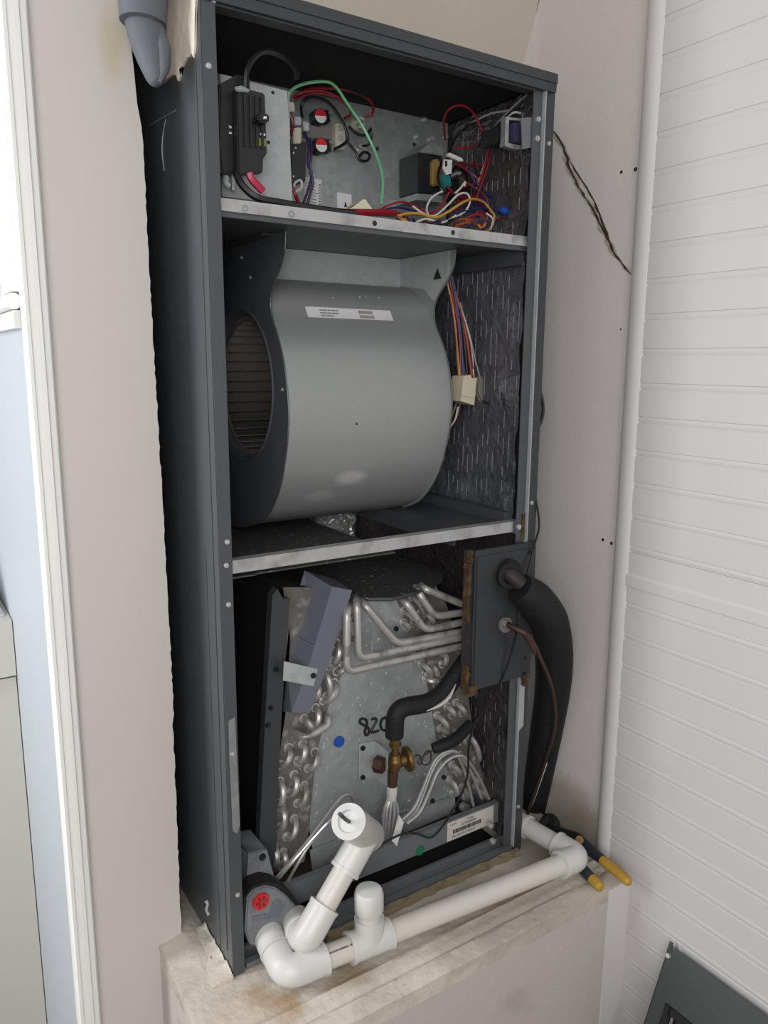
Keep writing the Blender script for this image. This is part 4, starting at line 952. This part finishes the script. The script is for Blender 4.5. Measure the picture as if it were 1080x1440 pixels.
def limit(px, py, label, nm):
    t = thing('limit_switch', label, 'switch', UY(px, py, YP-.02), 'limit switches on the control plate')
    obj('cup', CF(px, py, YP-.001, YP-.020, .0115, .0105, 20), M['plasticblk'], t, smooth=True)
    c = UY(px-1, py, YP-.0215)
    obj('flange', PXY([(px-13, py+6), (px-8, py-10), (px+10, py-8), (px+13, py+8), (px+8, py+12), (px-8, py+12)], YP-.006, YP-.002), M['plasticblk'], t)
    bm = bmesh.new(); N_ = 20; cc = bm.verts.new(c)
    for half, mname in ((0, 'red'), (1, 'label')):
        bm = bmesh.new(); vs = [bm.verts.new(c+Vector((math.cos(a)*.0096, 0, math.sin(a)*.0096))) for a in [(.10+math.pi*half)+math.pi*k/N_ for k in range(N_+1)]]
        bm.faces.new(vs); bm.normal_update(); bmesh.ops.solidify(bm, geom=bm.faces[:], thickness=.0004)
        s = obj('sticker_half', bm, M[mname], t); s['label'] = ('red upper' if half == 0 else 'white lower')+' half of sticker'
    obj('spade', PXY([(px+10, py-6), (px+16, py-5), (px+16, py-2), (px+10, py-3)], YP-.012, YP-.011), M['galv'], t)
    return t
limit(452, 163, 'round black limit switch with red and white sticker, the upper one', 'a')
limit(453, 204, 'round black limit switch with red and white sticker, the lower one', 'b')
tb_ = thing('terminal_block', 'cream ceramic terminal block with two screws right of the limit switches', 'terminal block', UY(478, 190, YP-.01))
obj('block', PXY([(472, 173), (485, 175), (486, 210), (472, 211)], YP-.014, YP-.0005), M['ceramic'], tb_, bev=.001)
for b in (180, 194): screw(UY(478.5, b, YP-.0145), tb_, sc=1.0)
obj('insulator_board', PXY([(428, 176), (470, 177), (471, 196), (428, 194)], YP-.004, YP-.001), M['mica'], tb_)
for nm, a, b, lab in (('u', 507, 172, 'cream round heater bushing with metal spades above its twin'), ('l', 509, 211, 'cream round heater bushing with metal spades below its twin')):
    t = thing('heater_bushing', lab, 'bushing', UY(a, b, YP-.01), 'heater bushings on the control plate')
    obj('body', CF(a, b, YP-.0005, YP-.012, .0105, .0085, 16), M['ceramic'], t, smooth=True)
    obj('spade', PXY([(a-5, b-8), (a+4, b-3), (a+3, b), (a-6, b-5)], YP-.017, YP-.0125), M['galv'], t)
    obj('spade', PXY([(a-4, b+1), (a+6, b-3), (a+7, b), (a-3, b+5)], YP-.017, YP-.0125), M['galv'], t)
    obj('post', CF(a, b, YP-.0115, YP-.0140, .0040, .0040, 10), M['galv'], t)
rl = thing('sequencer', 'upright black heater sequencer with cream terminal head next to the galvanised bracket', 'relay', UY(415, 245, .17))
obj('body', PXY([(408, 195), (432, 199), (430, 256), (409, 258)], .165, .21), M['plasticblk'], rl, bev=.0015)
obj('head', PXY([(413, 180), (424, 179), (424, 201), (413, 202)], .155, .1645), M['ceramic'], rl, bev=.001)
obj('terminal', PXY([(414, 164), (424, 164), (424, 176), (414, 176)], .165, .185), M['galvlight'], rl, bev=.001)
obj('terminal', PXY([(426, 170), (434, 172), (436, 184), (428, 184)], .175, .19), M['galvlight'], rl, bev=.001)
for a, b in ((416, 208), (413, 215), (413, 248)): obj('rivet', CF(a, b, .1655, .1640, .0016, .0014, 8), M['screw'], rl)
wl = obj('warning_label', B(UY(428, 280, YP-.0004).x, UY(452, 280, YP-.0004).x, YP-.0008, YP-.0001, UY(440, 292, YP).z, UY(440, 251, YP).z), M['label'], cab)
bm = bmesh.new()
zt = UY(440, 258, YP).z
for k in range(7): box(bm, UY(430, 280, YP).x, UY(430, 280, YP).x+random.uniform(.014, .022), YP-.0012, YP-.0008, zt-.0045*k-.0008, zt-.0045*k)
for k in range(8): box(bm, UY(448, 280, YP).x, UY(451, 280, YP).x, YP-.0012, YP-.0008, zt-.004*k-.0018, zt-.004*k)
obj('print', bm, M['greyink'], wl)
wl2 = obj('wiring_note', B(UY(474, 280, YP).x, UY(494, 280, YP).x, YP-.0008, YP-.0001, UY(484, 296, YP).z, UY(484, 272, YP).z), M['label'], cab)
obj('print', PXY([(485.5, 284), (486.5, 284), (488, 291), (484, 291)], YP-.0012, YP-.0009), M['ink'], wl2)
cn = tag(obj('connector_housing', PXY([(480, 297), (496, 291), (511, 280), (515, 281), (517, 285), (524, 294), (524, 299), (480, 300)], .075, .10), M['cream'], bev=.001), 'cream plastic connector housing lying on the shelf among red cables', 'connector')

tf = thing('transformer', 'black control transformer with amber winding on the right of the control plate', 'transformer', UY(606, 270, .19))
obj('core', PXY([(588, 214), (606, 217), (606, 272), (588, 270)], .168, .2205), M['plasticblk'], tf, bev=.001)
obj('core', PXY([(606, 217), (622, 219), (622, 228), (609, 226), (609, 264), (622, 266), (622, 274), (606, 272)], .168, .2205), M['plasticblk'], tf, bev=.001)
obj('winding', PXY([(609, 224), (620, 223), (620, 260), (609, 262)], .160, .20), M['coilwrap'], tf, bev=.003)
obj('bracket', PXY([(590, 214), (604, 201), (612, 200), (626, 212), (622, 219), (606, 216)], .172, .2215), M['galv'], tf, bev=.001)
obj('foot', PXY([(586, 272), (622, 275), (622, 285), (586, 281)], .165, .2215), M['galv'], tf)
screw(UY(608, 195, YP-.001), tf, sc=1.2)

mh = thing('control_harness', 'tangle of red, white, yellow and blue control wires piled on the shelf right side', 'wire harness', UY(650, 310, .10))
MW = [('yellow', [(558, 304, .07), (575, 300, .07), (592, 301, .07), (612, 306, .07), (630, 298, .07), (650, 285, .07), (665, 280, .08), (680, 284, .09), (690, 296, .09)]),
      ('white', [(578, 288, .09), (595, 300, .08), (612, 303, .08), (630, 288, .08), (644, 274, .08), (656, 272, .08), (661, 282, .08), (655, 296, .08), (640, 306, .08)]),
      ('white', [(622, 269, .10), (608, 277, .10), (600, 292, .10), (603, 304, .09)]), ('white', [(640, 272, .10), (648, 264, .10), (654, 256, .10), (653, 262, .10)]),
      ('white', [(586, 312, .06), (600, 308, .06), (620, 313, .05), (632, 309, .05), (641, 303, .05)]),
      ('red', [(530, 297, .08), (548, 288, .08), (566, 284, .08), (584, 290, .09), (604, 300, .1), (620, 290, .1), (632, 270, .1)]),
      ('navy', [(532, 298, .10), (555, 292, .10), (580, 296, .10), (605, 304, .10), (630, 296, .11), (660, 288, .11), (690, 292, .11)]),
      ('dred', [(556, 300, .10), (580, 301, .1), (604, 303, .1), (625, 300, .1), (650, 292, .1)]),
      ('red', [(626, 196, .17), (624, 175, .14), (628, 158, .12), (640, 149, .11), (655, 150, .10), (668, 162, .10), (676, 180, .10), (681, 190, .10)]),
      ('red', [(640, 208, .16), (655, 208, .15), (670, 204, .14), (685, 196, .13), (698, 186, .12)]),
      ('black', [(760, 158, .03), (745, 152, .04), (728, 154, .05), (712, 165, .07), (696, 180, .09), (680, 195, .10), (668, 208, .11), (668, 225, .11), (674, 245, .11), (680, 265, .11), (688, 290, .11)]),
      ('black', [(632, 214, .16), (640, 195, .17), (655, 178, .14), (668, 172, .12)]),
      ('grey', [(760, 152, .03), (735, 152, .06), (712, 156, .08), (690, 160, .10), (668, 170, .12), (650, 180, .15)]),
      ('grey', [(742, 132, .03), (722, 150, .06), (704, 168, .09), (690, 186, .12)]), ('white', [(735, 160, .05), (724, 158, .05), (716, 163, .06), (708, 172, .08)]),
      ('red', [(697, 188, .10), (690, 205, .10), (684, 225, .10), (678, 245, .10), (672, 262, .10)]), ('white', [(695, 190, .11), (688, 210, .11), (681, 232, .11), (674, 252, .11), (670, 268, .11)]),
      ('pink', [(700, 186, .11), (694, 200, .11), (688, 216, .11)]), ('red', [(640, 230, .13), (655, 238, .13), (670, 250, .12), (676, 268, .12), (660, 280, .12), (640, 284, .12)]),
      ('dred', [(645, 228, .14), (660, 232, .14), (676, 242, .14), (680, 258, .14)]), ('red', [(640, 270, .11), (655, 262, .11), (672, 258, .11), (682, 264, .11), (676, 276, .11), (656, 284, .10)]),
      ('navy', [(672, 262, .11), (682, 272, .11), (690, 286, .11), (700, 298, .11), (722, 300, .10)]), ('navy', [(636, 300, .08), (656, 296, .08), (676, 294, .09), (700, 296, .10), (730, 296, .08)]),
      ('orange', [(636, 312, .05), (650, 308, .05), (662, 310, .05), (676, 308, .06)]), ('orange', [(640, 318, .05), (656, 313, .05), (670, 315, .05)]),
      ('red', [(650, 318, .05), (660, 305, .05), (674, 302, .05), (682, 312, .05), (672, 320, .05)]), ('dred', [(660, 316, .06), (672, 298, .06), (684, 304, .06), (684, 322, .06)]),
      ('yellow', [(690, 296, .08), (695, 304, .07), (692, 318, .06), (684, 326, .05)]), ('white', [(684, 300, .07), (693, 308, .06), (690, 322, .05)]), ('yellow', [(672, 316, .05), (678, 322, .05), (682, 314, .05)]),
      ('purple', [(650, 300, .09), (676, 292, .09), (698, 298, .09), (724, 308, .08), (734, 322, .07)]), ('dred', [(696, 310, .08), (712, 306, .08), (724, 316, .08), (728, 326, .08)]),
      ('black', [(618, 235, .15), (616, 250, .14), (622, 268, .13), (636, 276, .13)]), ('brown', [(640, 214, .16), (628, 222, .15), (620, 240, .14), (618, 258, .14)])]
for c, p_ in MW: wire(mh, c, p_, .0016 if c not in ('yellow', 'black') else .0020)
rw = random.Random(5)
for k in range(30):      # the rest of the tangle: short loops heaped on the shelf
    c = rw.choice(['red', 'dred', 'dred', 'navy', 'purple', 'orange', 'brown', 'black', 'white', 'dred', 'navy', 'yellow'])
    x0, y0 = rw.uniform(.335, .475), rw.uniform(.045, .15); P_ = []
    for q_ in range(5):
        P_.append(Vector((min(.498, max(.30, x0+rw.uniform(-.045, .045))), max(.02, y0+rw.uniform(-.04, .04)), 1.0145+rw.uniform(0, .040)*(1-abs(q_-2)/3.2))))
    obj('wire', T(P_, .0016, 6, 5), M['w_'+c], mh, smooth=True)
for k, (c, pts_) in enumerate([('dred', [(645, 232), (662, 246), (668, 270), (655, 290)]), ('red', [(662, 228), (680, 236), (676, 262), (684, 284)]), ('dred', [(628, 262), (645, 276), (668, 280), (688, 300)]), ('navy', [(660, 240), (672, 262), (694, 280), (708, 312)]), ('brown', [(648, 250), (664, 262), (682, 276), (690, 300)]), ('dred', [(690, 216), (684, 240), (676, 262), (668, 284)])]):
    wire(mh, c, pts_, .0019, .125-.006*k)
obj('bundle', T(path([(668, 255, .12), (676, 272, .12), (686, 290, .12), (700, 300, .12)]), [.006, .008, .008, .006], 8, 4), M['w_navy'], mh)
cp_ = thing('capacitor', 'small black part with white printed tag and teal tape beside the transformer winding', 'capacitor', UY(635, 245, .14))
obj('body', T([UY(632, 250, .155), UY(645, 244, .15), UY(650, 262, .15)], [.008, .013, .010], 10, 4), M['plasticblk'], cp_, smooth=True)
obj('tag', PXY([(625, 224), (636, 225), (635, 244), (628, 246), (623, 236)], .134, .1365), M['label'], cp_)
obj('marking', PXY([(626, 226), (629, 226), (629, 234), (626, 234)], .1332, .1338), M['ink'], cp_)
obj('teal_tape', PXY([(621, 244), (634, 246), (636, 262), (627, 264), (622, 252)], .138, .15), M['teal'], cp_, bev=.002)
obj('white_plug', PXY([(632, 214), (650, 222), (653, 226), (648, 227), (630, 219)], .130, .137), M['label'], cp_, bev=.001)
wn = tag(obj('wire_nut', T([UY(704, 294, .075), UY(710, 297, .075), UY(716, 300, .075)], [.0045, .007, .0035], 10, 3), M['blue'], smooth=True), 'blue wire nut hanging against foil at the right of the shelf', 'wire nut')
ds = thing('door_switch', 'violet door switch in a galvanised frame bracket on the right post', 'switch', UY(720, 205, .03))
bo = [(698, 167), (754, 164), (754, 203), (698, 206)]
obj('bracket', PXY([(733, 166), (757, 164), (756, 205), (735, 210)], .006, .0075), M['pan'], ds)
obj('frame', PXY([(711, 164), (716, 164), (715, 203), (710, 205)], .020, .030), M['galv'], ds); obj('frame', PXY([(711, 164), (734, 167), (733, 170), (711, 168)], .0195, .0305), M['galv'], ds); obj('frame', PXY([(710, 200), (734, 205), (735, 210), (724, 210), (710, 205)], .0195, .0305), M['galv'], ds)
obj('rocker', PXY([(722, 172), (733, 173), (733, 201), (724, 200)], .024, .045), M['purple'], ds, bev=.001)
obj('case', PXY([(698, 178), (722, 171), (722, 201), (699, 201)], .034, .070), M['plasticblk'], ds, bev=.001)
for a, b in ((756.5, 168), (755, 195)): screw(UY(a, b, .003), ds, sc=1)

# ------------------------------------------------------------------ things around the unit
# grey flexible vinyl hose, top left
vh = thing('vinyl_hose', 'taped grey flexible hose coming down past the wall at upper left', 'hose', UY(212, 100, .05))
obj('sleeve', T([UY(200, -70, .055)+Vector((0, 0, .42)), UY(200, -70, .055), UY(201, -20, .055), UY(201, 32, .055)], [.029, .029, .028, .0255], 18, 4), M['vinyl'], vh, smooth=True)
obj('tail', T([UY(203, 26, .060), UY(207, 55, .058), UY(214, 85, .050), UY(220, 112, .042), UY(223, 120, .040)], [.0225, .0205, .0165, .0105, .004], 14, 4), M['vinyl'], vh, smooth=True)
obj('flap', T([UY(225, 40, .045), UY(229, 65, .040), UY(230, 95, .036), UY(225, 116, .034)], [.004, .0085, .007, .002], 10, 4), M['vinyl'], vh, smooth=True)

# pliers on the ledge
pz = .016
pr_ = thing('pliers', 'groove-joint pliers with yellow-tipped navy grips lying by the white pipe corner', 'pliers', U(800, 1190, 'Z', .0))
def UZ(a, b, z): return U(a, b, 'Z', z)
obj('jaw', T([UZ(762, 1164, .018), UZ(771, 1153, .020), UZ(779, 1157, .020), UZ(780, 1166, .017)], [.010, .012, .011, .009], 8, 3), M['plierhead'], pr_, smooth=True)
obj('shank', T([UZ(774, 1163, .016), UZ(793, 1172, .016), UZ(811, 1179, .016), UZ(822, 1189, .016)], [.008, .0085, .0105, .008], 10, 4), M['plierhead'], pr_, smooth=True)
obj('pivot', CY(UZ(816, 1184, .012), UZ(815, 1181, .028), .0075, .0070, 12), M['brass'], pr_, smooth=True)
obj('grip', T([UZ(820, 1186, .017), UZ(830, 1196, .017), UZ(847, 1209, .018), UZ(852, 1214, .018)], [.009, .0095, .0085, .0085], 12, 4), M['navy'], pr_, smooth=True)
obj('grip_end', T([UZ(847, 1210, .018), UZ(862, 1221, .019), UZ(876, 1233, .020), UZ(884, 1240, .021), UZ(886.5, 1242, .021)], [.0087, .0095, .0090, .0075, .003], 12, 4), M['yellow'], pr_, smooth=True)
obj('grip', T([UZ(806, 1204, .010), UZ(822, 1225, .010), UZ(835, 1238, .010)], [.0085, .0090, .0085], 12, 4), M['navy'], pr_, smooth=True)
obj('grip_end', T([UZ(833, 1236, .0100), UZ(840, 1243, .0100), UZ(844, 1248, .0100), UZ(845.5, 1249.5, .0100)], [.0088, .0092, .0080, .003], 12, 4), M['yellow'], pr_, smooth=True)
obj('shank', T([UZ(788, 1178, .010), UZ(800, 1194, .010), UZ(808, 1206, .010)], .0075, 10, 3), M['plierhead'], pr_, smooth=True)

# removed door panel leaning on the boards, lower right
gp = thing('access_cover', 'dark green-grey removed metal door panel leaning against the white boards', 'panel', (.60, -.5, -.42))
c0 = U(940, 1331, 'X', .632); cb0 = U(905, 1440, 'Y', c0.y)
dn = (cb0-c0).normalized(); alo = Vector((0, -1, 0)); nrm = dn.cross(alo).normalized()
if nrm.x > 0: nrm = -nrm
hgt = (c0.z+.418)/-dn.z; wid = .62
def gpt(a, b, c): return c0+alo*a+dn*b+nrm*c
def slab(a0, a1, b0, b1, c0_, c1_, bm=None):
    bm = bm or bmesh.new(); v = [bm.verts.new(gpt(a, b, c)) for a in (a0, a1) for b in (b0, b1) for c in (c0_, c1_)]
    for f in ((0, 1, 3, 2), (4, 6, 7, 5), (0, 4, 5, 1), (2, 3, 7, 6), (0, 2, 6, 4), (1, 5, 7, 3)): bm.faces.new([v[i] for i in f])
    return bm
WA0, WA1, WB0, WB1 = .036, .26, .088, .20
bm = slab(0, wid, 0, WB0, -.003, 0); slab(0, WA0, WB0, hgt, -.003, 0, bm); slab(WA1, wid, WB0, hgt, -.003, 0, bm); slab(WA0, WA1, WB1, hgt, -.003, 0, bm)
obj('sheet', bm, M['gpanel'], gp)
bm = slab(.012, wid-.01, -.004, .004, -.001, .004); slab(0, .0015, 0, hgt, -.012, 0, bm); obj('hem', bm, M['gpanel'], gp, bev=.001)
obj('corner_tab', slab(0, .006, -.009, .006, -.001, .0012), M['gpanel'], gp)
obj('crease', slab(.075, .45, .073, .0735, 0, .0005), M['deck'], gp)
bm = slab(WA0-.004, WA1+.004, WB0-.012, WB0, -.001, .003); slab(WA0-.012, WA0, WB0-.012, WB1, -.001, .003, bm); slab(WA1, WA1+.012, WB0-.012, WB1, -.001, .003, bm); slab(WA0-.012, WA1+.012, WB1, WB1+.012, -.001, .003, bm)
obj('window_gasket', bm, M['rubber'], gp, bev=.001)
obj('window_label', slab(WA0+.012, WA1-.02, WB0+.012, WB1, -.010, -.009), M['label'], gp)
obj('window_backing', slab(WA0, WA1, WB0, WB1, -.013, -.012), M['plasticblk'], gp)
sgp = gpt(.005, .012, .001); obj('bolt', CY(sgp, sgp+nrm*.0025, .0045, .0035, 10), M['screw'], gp)

# washer in the next room with laundry on top
ws = thing('washing_machine', 'cream washing machine seen through the doorway at far left', 'washing machine', (-.52, .62, -.42))
obj('body', B(-.86, -.1885, .432, 1.05, -.405, .330), M['washer'], ws, bev=.004)
obj('top_deck', B(-.86, -.1885, .424, 1.05, .3355, .429), M['washer'], ws, bev=.006)
obj('seam', B(-.855, -.190, .436, 1.03, .328, .337), M['seam'], ws)
obj('toe_gap', B(-.85, -.20, .45, 1.0, -.42, -.404), M['seam'], ws)
bm = bmesh.new(); random.seed(11); gg = []
for i in range(15):
    row = []
    for j in range(13):
        x = -.36+.165*i/14; y = .45+.22*j/12
        e = min(i/3, (14-i)/3, j/3, (12-j)/3, 1); h = .432+e*(.060+.020*mn.noise(Vector((x*30, y*30, 1)))+.016*abs(mn.noise(Vector((x*70, y*20, 4)))))
        row.append(bm.verts.new((x, y, h)))
    gg.append(row)
for i in range(14):
    for j in range(12): bm.faces.new((gg[i][j], gg[i+1][j], gg[i+1][j+1], gg[i][j+1]))
bm.normal_update(); bmesh.ops.solidify(bm, geom=bm.faces[:], thickness=.004)
tag(obj('folded_towel', bm, M['cloth'], smooth=True), 'crumpled pale towel lying on the washing machine top', 'towel')
